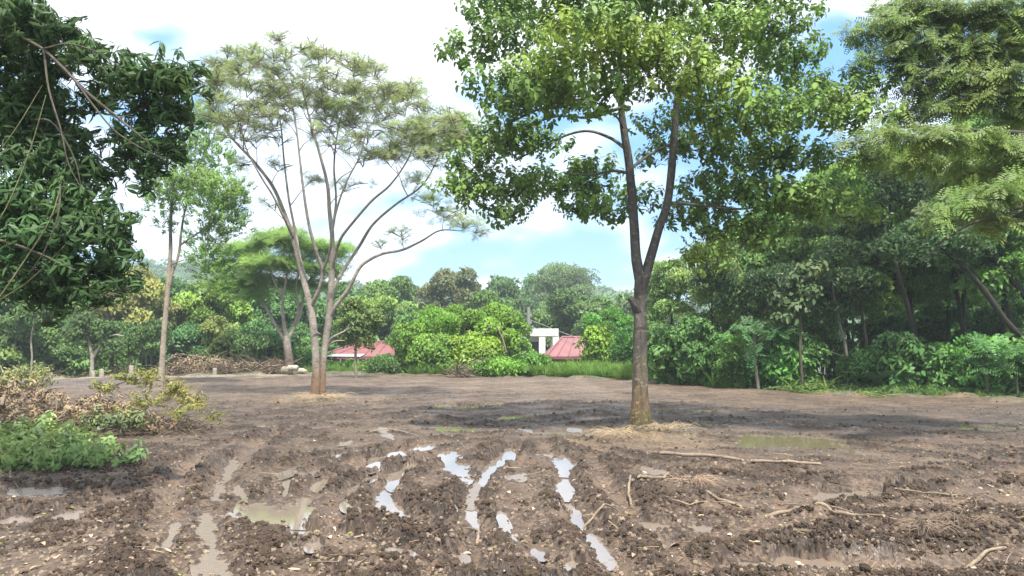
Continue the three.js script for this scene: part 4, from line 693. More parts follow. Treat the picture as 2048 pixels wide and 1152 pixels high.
{ // the pale vase-shaped tree with feathery crown
  const d = 23, base = gnd(634, 797); base.y = H(base.x, base.z) - 0.03;
  const t = thing('feathery_tree', 'pale vase-shaped tree with two forked stems and thin feathery crown', 'tree', null, base);
  const J = [
    pxStem([630, 802, 0, 632, 740, 0, 630, 690, 0, 626, 647, 0, 620, 612, 0, 600, 529, 0.1, 588, 480, 0.2, 568, 425, 0.3, 545, 372, 0.5, 505, 320, 0.6, 455, 265, 0.8, 425, 205, 0.9], d, [9.5, 8.5, 8.3, 8, 7, 6.2, 5.4, 4.6, 3.8, 3.2, 2.4, 1.6]),
    pxStem([642, 802, 0.15, 645, 740, 0.15, 650, 690, 0.2, 656, 650, 0.2, 660, 610, 0.2, 664, 540, 0.2, 664, 470, 0.1, 659, 420, 0, 655, 370, -0.2, 640, 310, -0.4, 620, 240, -0.5, 600, 160, -0.5], d, [8.5, 7.6, 7, 7.4, 7.4, 6.2, 5, 4.4, 3.6, 3, 2.2, 1.5]),
    pxStem([621, 614, 0, 638, 580, -0.2, 645, 545, -0.3, 633, 505, -0.5, 618, 450, -0.7, 607, 380, -0.9, 600, 320, -1, 590, 240, -1.1, 575, 170, -1.2], d, [9, 8, 8, 7, 6, 5, 4, 3, 2]),
    pxStem([660, 632, 0.2, 673, 610, 0.1, 694, 583, 0, 710, 552, -0.1, 725, 529, -0.1, 764, 508, -0.2, 804, 500, -0.2, 843, 482, -0.3, 880, 461, -0.3, 925, 462, -0.3], d, [9, 8.5, 8, 7.5, 7, 6, 5, 4.5, 3, 1.6]),
    pxStem([664, 580, 0.2, 690, 535, 0.6, 720, 490, 0.9, 745, 450, 1.1, 790, 410, 1.3, 845, 370, 1.5, 880, 310, 1.6], d, [8, 7, 7, 6, 5, 4, 2.4]),
    pxStem([664, 540, 0.2, 680, 480, -0.2, 710, 440, -0.5, 745, 400, -0.8, 780, 370, -1, 815, 320, -1.2, 830, 280, -1.2], d, [7, 6, 5.5, 5, 4, 3, 2]),
    pxStem([600, 529, 0.1, 592, 470, 0.6, 578, 400, 0.9, 568, 320, 1.2, 560, 240, 1.4, 540, 160, 1.5], d, [7, 6, 5, 4, 3, 2]),
    pxStem([664, 470, 0.1, 672, 400, 0.6, 668, 330, 1, 676, 260, 1.2, 690, 200, 1.3], d, [6, 5, 4, 3, 2]),
    pxStem([645, 545, -0.3, 660, 500, -0.7, 668, 440, -1, 690, 370, -1.3, 720, 310, -1.4, 735, 250, -1.5], d, [6, 5, 4.5, 4, 3, 2]),
    pxStem([588, 480, 0.2, 570, 440, -0.3, 548, 395, -0.6, 520, 350, -0.8, 490, 290, -1, 480, 230, -1.1], d, [5.5, 5, 4, 3.5, 2.5, 1.6]),
  ];
  J.forEach((s, i) => { s.from = i < 2 ? 0.5 : 0.3; s.rad = s.rad.map((x, k) => (i < 2 ? 0.92 : 0.5) * x); });
  const prof = (a, x) => { let k = 0; while (k < a.length - 2 && x > a[k + 1][0]) k++; return mix(a[k][1], a[k + 1][1], clamp((x - a[k][0]) / (a[k + 1][0] - a[k][0]))); };
  const topOf = [[405, 150], [440, 115], [500, 95], [570, 74], [630, 98], [690, 120], [750, 140], [820, 175], [870, 215], [940, 245]], lowOf = [[405, 235], [450, 275], [520, 285], [600, 265], [680, 300], [740, 318], [800, 322], [880, 335], [940, 290]];
  const rc = rng(4242), list = [];
  for (let k = 0; k < 290; k++) { const x = mix(412, 935, rc()), q = rc(), y = mix(prof(topOf, x) - 10, prof(lowOf, x), q), dense = Math.exp(-(((x - 670) / 62) ** 2 + ((y - 205) / 26) ** 2)) + Math.exp(-(((x - 820) / 75) ** 2 + ((y - 275) / 30) ** 2)) + 0.4 * Math.exp(-(((x - 470) / 60) ** 2 + ((y - 165) / 34) ** 2)); list.push([x, y, 22 + 22 * rc(), 8 + 8 * rc(), (rc() - 0.5) * 3.4, 0.26 + 0.42 * dense, -0.03 + 0.07 * rc()]); }
  list.push([930, 452, 52, 18, -0.3, 0.6], [890, 430, 55, 20, 0.2, 0.45], [800, 470, 34, 16, -0.2, 0.5], [760, 490, 20, 14, -0.2, 0.5], [860, 400, 50, 18, 0.4, 0.4], [540, 410, 26, 12, 0, 0.35], [700, 370, 42, 13, 0.2, 0.4], [560, 330, 36, 12, 0.2, 0.4], [960, 470, 26, 14, -0.3, 0.4], [840, 360, 40, 18, 0.8, 0.5], [620, 360, 40, 12, 0.6, 0.35], [480, 330, 30, 12, 0.5, 0.4]);
  const pads = pxPads(list, d);
    localTo(t, J, pads);
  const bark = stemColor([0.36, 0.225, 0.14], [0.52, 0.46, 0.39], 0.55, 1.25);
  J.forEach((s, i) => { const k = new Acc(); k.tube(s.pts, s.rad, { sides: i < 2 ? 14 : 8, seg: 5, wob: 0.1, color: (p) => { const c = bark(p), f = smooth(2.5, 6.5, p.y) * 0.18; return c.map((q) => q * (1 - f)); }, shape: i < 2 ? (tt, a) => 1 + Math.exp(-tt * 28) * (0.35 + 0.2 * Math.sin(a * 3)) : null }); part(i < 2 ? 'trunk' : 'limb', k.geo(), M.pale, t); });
  { const k = new Acc(), q = (l, r) => k.tube(l.map(([x, y, z]) => at(x, y, d + z).sub(t.position)), r, { sides: 6, color: () => [0.62, 0.56, 0.48] }); q([[658, 686, 0.1], [664, 676, -0.1], [682, 666, -0.3], [692, 660, -0.35], [699, 648, -0.4]], [0.045, 0.03, 0.012]); q([[690, 661, -0.34], [702, 655, -0.4]], [0.02, 0.008]); q([[656, 690, 0.2], [672, 682, 0.1], [690, 681, 0]], [0.03, 0.01]); q([[640, 668, 0], [628, 660, -0.2], [622, 650, -0.3]], [0.022, 0.008]); part('dead_branch', k.geo(), M.pale, t); }
  limbs(t, J, pads, M.pale, { seed: 41, slope: 1.1, twigs: 8, tm: 0.009, thick: 0.014, sag: 0.05, color: () => [0.38, 0.34, 0.29], most: 0.036, sides: 5 });
  const set = fill(pads, { seed: 42, dens: 1.75, scale: 0.27, inner: 0.1, top: 0.5, upward: 0.9, vary: 0.3 }); console.log('feathery sprays', set.mats.length);
  instanced('crown', S.fine.geo, leafMat(0.2, 0.27, 0.105, 0.5), set, t);
}
{ // slim tree at the left
  const d = 31.5, base = gnd(322, 767); base.y = H(base.x, base.z) - 0.03;
  const t = thing('slim_tree', 'slim tree with tall straight bare trunk left of the pale one', 'tree', null, base);
  const J = [pxStem([322, 770, 0, 327, 680, 0, 332, 620, 0, 337, 565, 0, 341, 500, 0, 341, 450, 0, 345, 390, 0, 352, 330, 0.1], d, [6, 5, 4.8, 4.6, 3.8, 3.4, 2.6, 1.5]), pxStem([334, 590, 0, 345, 545, 0, 357, 510, 0, 362, 470, 0, 368, 430, 0.2, 385, 370, 0.4, 410, 300, 0.6], d, [3.2, 2.8, 2.6, 2.4, 2, 1.6, 1]), pxStem([361, 490, 0, 390, 470, -0.3, 415, 455, -0.5, 440, 430, -0.8], d, [2, 1.7, 1.4, 0.9])];
  J.forEach((s) => { s.from = 0.5; });
  const pads = pxPads([[345, 375, 42, 26, -0.3, 1, 0.15], [325, 405, 30, 22, -0.4, 0.8, 0.1], [390, 365, 40, 26, -0.3, 1, 0.14], [440, 380, 44, 24, -0.8, 1, 0.16], [470, 400, 26, 20, -0.6, 0.9, 0.12], [420, 415, 45, 24, -0.5, 1, 0.05], [450, 445, 36, 26, -0.6, 0.9], [415, 470, 36, 22, 0, 0.7], [415, 520, 34, 30, -0.5, 1], [435, 545, 24, 30, -0.3, 0.8], [385, 300, 40, 36, 0.5, 0.8, 0.05], [420, 255, 34, 36, 0.8, 0.8, 0.1], [440, 320, 32, 28, 0.6, 0.7], [355, 310, 30, 26, 0.4, 0.7], [330, 450, 22, 14, 0, 0.5], [395, 225, 26, 24, 0.9, 0.6, 0.1], [480, 440, 18, 18, -0.5, 0.6]], d);
  pads.forEach((p) => p.r.multiplyScalar(1.22));
  localTo(t, J, pads);
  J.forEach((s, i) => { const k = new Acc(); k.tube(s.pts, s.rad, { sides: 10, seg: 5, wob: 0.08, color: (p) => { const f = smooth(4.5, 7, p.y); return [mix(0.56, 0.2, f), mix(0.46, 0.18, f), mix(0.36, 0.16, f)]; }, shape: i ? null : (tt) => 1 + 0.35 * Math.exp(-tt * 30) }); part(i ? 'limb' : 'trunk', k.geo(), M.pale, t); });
  limbs(t, J, pads, M.pale, { seed: 51, slope: 0.5, twigs: 3, color: () => [0.2, 0.17, 0.14], sides: 5 });
  instanced('crown', S.long.geo, leafMat(0.115, 0.225, 0.055, 0.4), fill(pads, { seed: 52, dens: 11, scale: 0.7, inner: 0.35, upward: 0.6 }), t);
}
{ // small forked feathery tree at the back edge
  const d = 43, base = gnd(578, 741).setY(0); base.z = -d; base.x = (578 - 1024) / F * d; base.y = at(578, 744, d).y;
  const t = thing('forked_tree', 'small forked tree with flat feathery crown behind the pale stems', 'tree', null, base);
  const J = [pxStem([579, 748, 0, 577, 715, 0, 574, 690, 0, 572, 672, 0], d, [11, 9.5, 9, 8]), pxStem([575, 690, 0, 560, 665, 0, 545, 640, 0.2, 530, 610, 0.4, 515, 585, 0.6, 500, 540, 0.8], d, [6, 5, 4.5, 4, 3, 2]), pxStem([573, 680, 0, 567, 640, -0.3, 566, 600, -0.6, 572, 560, -0.8, 580, 510, -1], d, [6, 5, 4, 3.2, 2]), pxStem([574, 682, 0, 588, 655, 0.3, 600, 630, 0.5, 606, 595, 0.7, 620, 560, 0.9, 640, 520, 1], d, [6, 5.5, 4.5, 4, 3, 2]), pxStem([588, 655, 0.3, 596, 620, 0, 592, 580, -0.2, 600, 530, -0.4], d, [4, 3.5, 3, 2]), pxStem([566, 600, -0.6, 552, 570, -1, 540, 540, -1.2], d, [3.4, 2.6, 2])];
  J.forEach((s, i) => { s.from = i ? 0.4 : 0.9; s.rad = s.rad.map((x) => x * (i ? 0.72 : 0.9)); });
  const pads = pxPads([[490, 505, 56, 16, 0.8, 1, 0.05], [555, 485, 66, 17, -0.8, 1, 0.1], [620, 500, 62, 18, 0.8, 1, 0.08], [680, 505, 36, 16, 1.2, 0.8], [470, 540, 52, 16, 0.9, 1, 0.1], [535, 530, 58, 16, -1, 1.1, 0.1], [600, 540, 58, 16, 0, 1], [655, 545, 44, 15, 1, 0.8], [455, 572, 46, 14, 1, 0.9, 0.1], [520, 565, 50, 14, 0.4, 1, 0.05], [500, 592, 44, 12, 0.5, 0.8], [590, 575, 44, 12, 1, 0.7], [640, 578, 36, 12, 0.8, 0.6], [580, 470, 36, 10, 0.2, 0.7, 0.1]], d);
  localTo(t, J, pads);
  J.forEach((s, i) => { const k = new Acc(); k.tube(s.pts, s.rad, { sides: 8, seg: 5, wob: 0.12, color: (p) => { const f = smooth(0.8, 2, p.y); return [mix(0.26, 0.5, f), mix(0.19, 0.44, f), mix(0.15, 0.37, f)]; }, shape: i ? null : (tt) => 1 + 0.3 * Math.exp(-tt * 9) }); part(i ? 'limb' : 'trunk', k.geo(), M.pale, t); });
  limbs(t, J, pads, M.pale, { seed: 61, slope: 0.9, twigs: 3, color: () => [0.36, 0.31, 0.26], sides: 5 });
  instanced('crown', S.fine.geo, leafMat(0.13, 0.25, 0.055, 0.42), fill(pads, { seed: 62, dens: 6, scale: 0.75, inner: 0.2, upward: 1, top: 0.5 }), t);
}
{ // dark tree hanging in from the left border
  const d = 7.6, base = at(-190, 900, d); base.y = H(base.x, base.z) - 0.05;
  const t = thing('overhanging_tree', 'dark glossy-leaved tree hanging in from the left border', 'tree', null, base);
  const J = [pxStem([-190, 1010, 0, -180, 800, 0, -165, 560, 0, -140, 330, 0, -100, 120, 0, -60, -60, 0, -20, -220, 0.2], d, [44, 38, 34, 28, 22, 14, 8]), pxStem([-120, 230, 0, -60, 110, -0.2, 20, 70, -0.3, 85, 98, -0.3, 130, 140, -0.3, 180, 190, -0.3, 235, 235, -0.2, 275, 268, -0.2, 312, 300, -0.1], d, [5, 4.2, 3.6, 3.4, 3.2, 3, 2.6, 2, 1.2]), pxStem([-160, 520, 0, -80, 380, 0.2, 0, 270, 0.3, 60, 240, 0.3, 100, 300, 0.2, 112, 390, 0.1, 120, 480, 0], d, [8, 6, 4.5, 3.4, 2.6, 2, 1.2]), pxStem([-165, 600, 0, -90, 520, -0.4, -20, 480, -0.5, 60, 500, -0.5, 150, 540, -0.5], d, [7, 5, 3.4, 2.4, 1.4]), pxStem([-150, 400, 0.2, -60, 250, 0.6, 30, 120, 0.8, 70, 20, 1], d, [8, 6, 4, 2]), pxStem([88, 100, -0.3, 98, 180, -0.45, 122, 260, -0.5, 138, 330, -0.5, 165, 380, -0.5], d, [2.2, 1.9, 1.6, 1.2, 0.8]), pxStem([150, 160, -0.3, 190, 215, -0.5, 230, 262, -0.5, 290, 300, -0.5, 330, 318, -0.5], d, [2, 1.7, 1.4, 1.1, 0.7]), pxStem([86, 98, -0.3, 140, 88, -0.4, 205, 110, -0.4, 260, 150, -0.3], d, [2.2, 1.7, 1.2, 0.7]), pxStem([60, 240, 0.3, 110, 250, -0.4, 150, 320, -0.5, 162, 372, -0.5], d, [2, 1.6, 1.2, 0.7]), pxStem([120, 370, -0.4, 116, 430, -0.6, 90, 500, -0.6, 60, 545, -0.6], d, [1.8, 1.5, 1.1, 0.7])];
  J.forEach((s, i) => { s.from = i ? 0.3 : 0.6; });
  const pads = pxPads([[50, 50, 80, 50, -0.2], [20, 120, 60, 60, 0.4], [110, 80, 55, 36, 0.2, 0.8], [40, 190, 60, 50, 0.6], [175, 120, 50, 26, -0.1, 0.7], [225, 150, 48, 30, 0, 0.8], [275, 160, 46, 34, -0.1], [335, 150, 44, 36, -0.2, 1, 0.1], [365, 175, 34, 34, -0.1, 1, 0.2], [300, 215, 56, 38, 0.1], [350, 235, 34, 34, 0.1, 0.9], [270, 275, 46, 34, 0.2], [318, 300, 48, 36, 0.1], [290, 345, 38, 22, 0.1, 0.8], [255, 320, 30, 24, 0.3, 0.7], [110, 285, 50, 40, 0.5, 0.8], [60, 330, 62, 54, 0.2], [140, 350, 56, 46, 0.3], [20, 400, 44, 60, -0.2], [100, 420, 66, 50, 0], [180, 410, 46, 36, 0.2, 0.9], [210, 460, 44, 36, 0.1], [150, 480, 56, 46, -0.2], [60, 490, 60, 44, -0.3], [225, 510, 34, 26, 0], [180, 540, 44, 30, 0], [110, 550, 50, 34, -0.3], [40, 560, 30, 24, -0.3, 0.7], [140, 592, 36, 18, -0.2, 0.7], [115, 625, 18, 14, -0.2, 0.5], [60, 580, 44, 30, -0.1, 0.8], [180, 575, 40, 26, -0.1, 0.8], [230, 545, 30, 24, 0, 0.8], [15, 600, 30, 30, 0, 0.6], [100, 600, 36, 24, 0.1, 0.7], [-30, 250, 60, 90, 0.2], [-40, 60, 60, 80, 0.2], [-30, 450, 40, 80, 0.1], [90, 150, 50, 40, 0.3], [130, 220, 46, 30, 0.6, 0.7], [200, 200, 44, 30, 0.4, 0.8], [0, 240, 60, 60, 0.3], [80, 260, 50, 40, 0.5, 0.8], [160, 290, 44, 40, 0.5, 0.8], [60, 210, 50, 40, 0.8], [200, 350, 40, 36, 0.4, 0.8], [40, 440, 60, 60, 0.2], [120, 460, 60, 50, 0.4], [30, 520, 46, 40, 0.2], [90, 520, 50, 40, 0.3], [240, 470, 26, 30, 0.2, 0.8], [400, 140, 20, 14, 0, 0.6], [412, 190, 14, 12, 0, 0.6], [388, 250, 20, 16, 0, 0.6], [362, 318, 20, 14, 0.1, 0.6], [285, 378, 24, 12, 0.1, 0.6], [268, 440, 20, 14, 0, 0.6], [276, 520, 18, 14, 0, 0.5], [256, 578, 22, 14, 0, 0.6], [204, 606, 26, 14, 0, 0.6], [88, 648, 16, 12, 0, 0.5], [205, 95, 24, 10, 0, 0.5], [262, 112, 20, 10, 0, 0.5], [150, 66, 18, 12, 0, 0.6], [230, 600, 14, 10, -0.2, 0.5], [-110, 0, 90, 90, 0.6], [10, -60, 90, 60, 0.3], [-150, 250, 90, 90, 1], [-260, 100, 110, 120, 0.8]], d);
  pads.forEach((p, i) => { p.r.multiplyScalar(1.12); p.y = p.y || [0.02, 0.08, 0, -0.06, 0.03][i % 5]; p.k *= [1, 0.75, 1.1, 0.85][i % 4]; });
  localTo(t, J, pads);
  J.forEach((s, i) => { const k = new Acc(); k.tube(s.pts, s.rad, { sides: 9, seg: 5, wob: 0.1, color: () => [0.2, 0.165, 0.135] }); part(i ? 'limb' : 'trunk', k.geo(), M.bark, t); });
  limbs(t, J, pads, M.bark, { seed: 71, slope: -0.1, twigs: 6, tm: 0.004, thick: 0.012, sag: 0.1, color: () => [0.29, 0.23, 0.18], most: 0.02, sides: 5 });
  const set = fill(pads, { seed: 72, dens: 21, scale: 0.46, inner: 0.15, upward: 0.12, top: 0.3, vary: 0.3 }); console.log('overhanging sprays', set.mats.length);
  withLeaves(t, S.mango, leafMat(0.047, 0.104, 0.035, 0.4), set, 300);
  { const k = new Acc(), q = (l, w) => k.tube(l.map(([x, y, z]) => at(x, y, d + z).sub(t.position)), [w, w * 0.6], { sides: 5, color: () => [0.28, 0.29, 0.13] }); q([[-60, 680, -0.6], [50, 520, -0.6], [100, 440, -0.6], [118, 385, -0.5]], 0.009); q([[-40, 500, -0.5], [10, 420, -0.5], [60, 300, -0.4], [92, 190, -0.3]], 0.008); q([[0, 600, -0.5], [60, 560, -0.5], [140, 480, -0.4]], 0.006); q([[-30, 340, -0.4], [30, 260, -0.4], [85, 170, -0.3]], 0.007); part('hanging_vine', k.geo(), M.pale, t); }
}
{ // feathery boughs reaching in from the right border
  const d = 13, base = at(2330, 850, d); base.y = H(base.x, base.z) - 0.05;
  const t = thing('feathery_tree', 'feathery-leaved tree reaching in over the right border', 'tree', null, base);
  const J = [pxStem([2330, 900, 0, 2320, 700, 0, 2300, 500, 0, 2270, 330, 0, 2240, 200, 0, 2200, 60, 0, 2180, -120, 0.2], d, [22, 20, 18, 16, 12, 8, 5]), pxStem([2270, 330, 0, 2160, 285, -0.3, 2050, 267, -0.5, 1960, 262, -0.6, 1880, 258, -0.6, 1800, 254, -0.6, 1720, 285, -0.6], d, [9, 7, 5.5, 4.5, 3.6, 2.6, 1.4]), pxStem([2240, 200, 0, 2150, 150, 0.3, 2060, 122, 0.4, 1990, 108, 0.4, 1940, 88, 0.4, 1880, 60, 0.5, 1820, 35, 0.5], d, [8, 6, 4.5, 3.6, 3, 2, 1.2]), pxStem([2295, 480, 0, 2180, 440, -0.6, 2080, 410, -1, 1990, 430, -1.2, 1900, 470, -1.3, 1850, 520, -1.3], d, [8, 6, 4, 3, 2.2, 1.2]), pxStem([2200, 60, 0, 2120, 0, 0.5, 2040, -30, 0.6, 1940, -20, 0.7], d, [6, 4.5, 3, 1.5]), pxStem([2160, 285, -0.3, 2080, 220, 0, 1990, 190, 0.2, 1900, 165, 0.3], d, [5, 4, 3, 1.5])];
  J.forEach((s, i) => { s.from = i ? 0.3 : 0.95; });
  const pads = pxPads([[1790, 60, 62, 24, 0.5, 0.8], [1850, 30, 75, 26, 0.5], [1930, 35, 80, 28, 0.4, 1.1], [2010, 40, 80, 30, 0.3, 1.1, 0.05], [1780, 110, 50, 20, 0.6, 0.6], [1860, 95, 74, 26, 0.4], [1940, 110, 74, 26, 0.3, 1.1], [2020, 105, 60, 30, 0.2, 1.1, 0.1], [1900, 165, 72, 22, 0.3], [1980, 165, 72, 26, 0.2, 1.1, 0.08], [2040, 190, 46, 30, 0, 1.1], [1960, 205, 70, 18, 0.2, 0.9, 0.05], [1880, 215, 55, 14, 0.2, 0.6], [1830, 180, 45, 14, 0.4, 0.5], [1770, 270, 58, 14, -0.6, 0.7], [1860, 280, 70, 14, -0.6, 0.8, 0.05], [1950, 285, 70, 16, -0.5, 0.8], [2030, 300, 60, 20, -0.4, 0.8], [1990, 395, 62, 20, -1.1, 0.7, -0.1], [1920, 418, 60, 18, -1.2, 0.6, -0.06], [2045, 370, 44, 22, -0.9, 0.7, -0.1], [1870, 445, 44, 14, -1.3, 0.5, -0.05], [2120, 60, 80, 60, 0.2], [1740, 320, 50, 16, 0, 0.7], [1710, 70, 50, 18, 0.8, 0.5], [1740, 130, 46, 16, 0.7, 0.5], [1720, 200, 44, 14, 0.6, 0.5], [1800, 20, 60, 20, 0.8, 0.8], [1830, 140, 60, 20, 0.6, 0.8], [1820, 330, 60, 18, 0.4, 0.8], [1900, 340, 60, 20, 0.4, 0.8], [1980, 345, 60, 20, 0.3, 0.9], [1700, 290, 40, 12, -0.2, 0.6], [1810, 230, 50, 14, 0.6, 0.7], [2030, 240, 50, 20, 0.4], [1990, 450, 50, 18, -0.8, 0.8, 0.1], [2140, 250, 70, 60, 0.1], [2130, 400, 60, 40, -0.6]], d);
  localTo(t, J, pads);
  J.forEach((s, i) => { const k = new Acc(); k.tube(s.pts, s.rad, { sides: 8, seg: 5, wob: 0.1, color: () => [0.13, 0.11, 0.09] }); part(i ? 'limb' : 'trunk', k.geo(), M.bark, t); });
  limbs(t, J, pads, M.bark, { seed: 81, slope: 0.1, twigs: 5, thick: 0.012, sag: 0.05, color: () => [0.17, 0.14, 0.11], most: 0.03, sides: 5 });
  instanced('crown', S.feather.geo, leafMat(0.13, 0.205, 0.05, 0.46), fill(pads, { seed: 82, dens: 13, scale: 0.62, inner: 0.15, upward: 1.0, top: 0.5 }), t);
}
// slender plants in front of the woods
function sapling(name, label, q, d, w, color, pads, kind, mat, o = {}) {
  const pts = []; for (let k = 0; k < q.length; k += 2) pts.push(at(q[k], q[k + 1], d)); const b = pts[0].clone(); b.y = Math.min(b.y, H(b.x, b.z)); pts[0].y = b.y - 0.05;
  const t = thing(name, label, o.category ?? 'tree', o.group, b), s = { pts, rad: [w, w * 0.7, w * 0.35].map((x) => x / F * d), from: 0.35 }, P = pxPads(pads, d); localTo(t, [s, ...(o.forks ?? [])], P);
  const k = new Acc(); k.tube(s.pts, s.rad, { sides: 7, color: () => color }); part('trunk', k.geo(), M.pale, t); for (const f of o.forks ?? []) { const g = new Acc(); g.tube(f.pts, f.rad, { sides: 6, color: () => color }); part('branch', g.geo(), M.pale, t); }
  limbs(t, [s, ...(o.forks ?? [])], P, M.pale, { seed: o.seed ?? 5, twigs: 2, color: () => color, sides: 5, slope: 0.4 });
  instanced('crown', S[kind].geo, leafMat(...mat), fill(P, { seed: (o.seed ?? 5) + 3, dens: o.dens ?? 7, scale: o.scale ?? 0.7, inner: 0.3, upward: o.upward ?? 0.8 }), t); return t;
}
sapling('sapling', 'white-stemmed forked sapling beside the leftmost stump', [184, 742, 184, 715, 180, 690, 176, 660, 172, 640], 40, 4.5, [0.55, 0.5, 0.42], [[160, 665, 30, 18], [205, 655, 26, 14], [172, 640, 26, 14], [225, 690, 22, 14]], 'clump', [0.06, 0.115, 0.035], { seed: 91, forks: [pxStem([185, 717, 0, 198, 695, 0, 208, 678, 0, 216, 662, 0], 40, [3.4, 2.8, 1.6]), pxStem([208, 678, 0, 228, 670, 0, 248, 672, 0], 40, [2, 1.2])] });
sapling('young_tree', 'thin young tree standing in front of the left red roof', [712, 748, 711, 710, 712, 680, 711, 650], 38, 3.2, [0.42, 0.33, 0.25], [[700, 650, 24, 16], [728, 655, 26, 16], [712, 632, 26, 16, 0, 1, 0.1], [690, 672, 18, 9, 0, 0.7, 0.2], [732, 680, 20, 9, 0, 0.8, 0.2], [745, 635, 22, 16], [705, 612, 20, 14, 0, 1, 0.2]], 'clump', [0.075, 0.13, 0.035], { seed: 95 });
sapling('young_tree', 'young tree with feathery teal-green leaves low in the right wood', [1516, 742, 1512, 710, 1522, 690, 1530, 665], 27.5, 3.5, [0.36, 0.32, 0.27], [[1500, 655, 40, 10, 0, 1], [1555, 665, 34, 10, -0.2, 1], [1510, 705, 26, 8, 0, 1], [1545, 685, 28, 9, 0, 0.9], [1475, 665, 22, 8]], 'feather', [0.055, 0.15, 0.05], { seed: 97, scale: 1.1, dens: 5, upward: 2 });
sapling('young_tree', 'broad-leaved young tree in the middle of the right wood', [1605, 745, 1600, 700, 1602, 650, 1596, 600, 1592, 560], 27, 3.5, [0.16, 0.13, 0.1], [[1590, 620, 26, 14], [1610, 590, 30, 14], [1580, 570, 24, 12], [1565, 640, 20, 10], [1620, 545, 26, 14, 0, 1, 0.15], [1560, 600, 20, 10]], 'big', [0.06, 0.105, 0.042], { seed: 99, scale: 0.5, dens: 5 });
sapling('young_tree', 'bright green young tree near the right border', [1975, 775, 1972, 740, 1968, 710], 23.8, 2.5, [0.16, 0.14, 0.1], [[1965, 690, 24, 9, 0, 1, 0.05], [1985, 705, 20, 8], [1950, 712, 18, 8], [1970, 730, 20, 8]], 'feather', [0.06, 0.17, 0.045], { seed: 101, scale: 1.0, dens: 8, upward: 2 });
sapling('young_tree', 'bright green young tree cut by the right border', [2035, 780, 2032, 740, 2030, 715], 23.5, 2.5, [0.16, 0.14, 0.1], [[2020, 705, 28, 10, 0, 1, 0.05], [2045, 715, 22, 9], [2010, 730, 20, 8]], 'feather', [0.06, 0.17, 0.045], { seed: 103, scale: 1.0, dens: 8, upward: 2 });
// big-leaved plants: arching blades or paddles from one foot
function rosette(label, px, py, d, n, len, wid, tint, seed, arch = 0.7, spread = 0.9) {
  const r = rng(seed), p = at(px, py, d); p.y = H(p.x, p.z); const t = thing('broad_leaf_plant', label, 'plant', null, p), mat = leafMat(...tint);
  for (let i = 0; i < n; i++) { const a = new Acc(); leafInto(a, leafMatrix(V(0, 0.02, 0), i * 2.4 + r(), -spread + (r() - 0.5) * 0.6, (r() - 0.5) * 0.4, 0.7 + 0.5 * r()), len, wid, 0.25, arch * (0.7 + 0.6 * r())); part('leaf', a.geo(), mat, t); }
  return t;
}
rosette('clump of long yellow-green blades at the foot of the right wood', 1652, 772, 26, 22, 1.0, 0.055, [0.12, 0.19, 0.04], 111, 1.1, 0.95);
rosette('plant with big grey-green arching leaves below the gap in the wood', 1752, 756, 26.5, 9, 1.7, 0.34, [0.065, 0.12, 0.06], 113, 0.8, 1.0);
rosette('small upright green blades at the edge of the grass', 1426, 772, 28.5, 8, 0.75, 0.07, [0.08, 0.18, 0.03], 115, 0.3, 1.35);
rosette('banana-like plant with wide leaves in front of the left house', 690, 728, 45, 9, 1.6, 0.4, [0.07, 0.17, 0.03], 117, 0.6, 1.1);
rosette('low plant with round pale leaves at the edge of the mud', 1062, 752, 38.6, 8, 0.7, 0.36, [0.1, 0.22, 0.05], 119, 0.4, 0.8);
rosette('arching pale blades beside the flattened fronds', 1585, 775, 26, 12, 1.0, 0.08, [0.1, 0.17, 0.04], 121, 0.8, 0.9);

// ---------------------------------------------------------------- grass and low weeds, too many to count
function scatter(name, label, category, geo, mat, list, o) {
  const r = rng(o.seed), mats = [], tints = [], q = new THREE.Quaternion();
  for (const [u0, u1, a, b, n, s0, s1, yel = 0] of list) for (let k = 0; k < n; k++) { // between a and b metres past the edge of the mud
    const u = mix(u0, u1, r()), d = edgeAt(u) + mix(a, b, r()), x = (u - 1024) / F * d, s = mix(s0, s1, r()), bb = 0.75 + 0.5 * r(), y = yel + (r() - 0.5) * 0.25;
    q.setFromEuler(new THREE.Euler((r() - 0.5) * 0.4, r() * 6.28, (r() - 0.5) * 0.4)); mats.push(new THREE.Matrix4().compose(V(x, H(x, -d) - 0.02, -d), q.clone(), V(s, s * (0.8 + 0.4 * r()), s))); tints.push([bb * (1 + y), bb, bb * (1 - 0.3 * y)]);
  }
  const o2 = instanced(name, geo, mat, { mats, tints }, scene); o2.userData = { kind: 'stuff', label, category }; return o2;
}
scatter('grass', 'bright green tall grass along the middle edge of the mud', 'grass', S.blade.geo, leafMat(0.16, 0.29, 0.06, 0.48), [[820, 1330, 0.2, 5, 2600, 0.6, 1.3], [1300, 1480, 0.0, 2.4, 1100, 0.35, 0.75], [560, 830, 1.5, 6, 900, 0.5, 1.0], [1480, 2100, 0.3, 2, 160, 0.25, 0.5, 0.05], [-100, 560, 1, 5, 500, 0.3, 0.7, 0.2]], { seed: 131 });
scatter('undergrowth', 'low mixed weeds and leaves under the right wood', 'undergrowth', S.small.geo, leafMat(0.045, 0.1, 0.032), [[1330, 2200, 0.5, 9, 1800, 0.5, 1.2], [820, 1300, 2, 12, 900, 0.5, 1.2, 0.15], [-200, 840, 4, 14, 900, 0.6, 1.4, 0.1]], { seed: 133 });
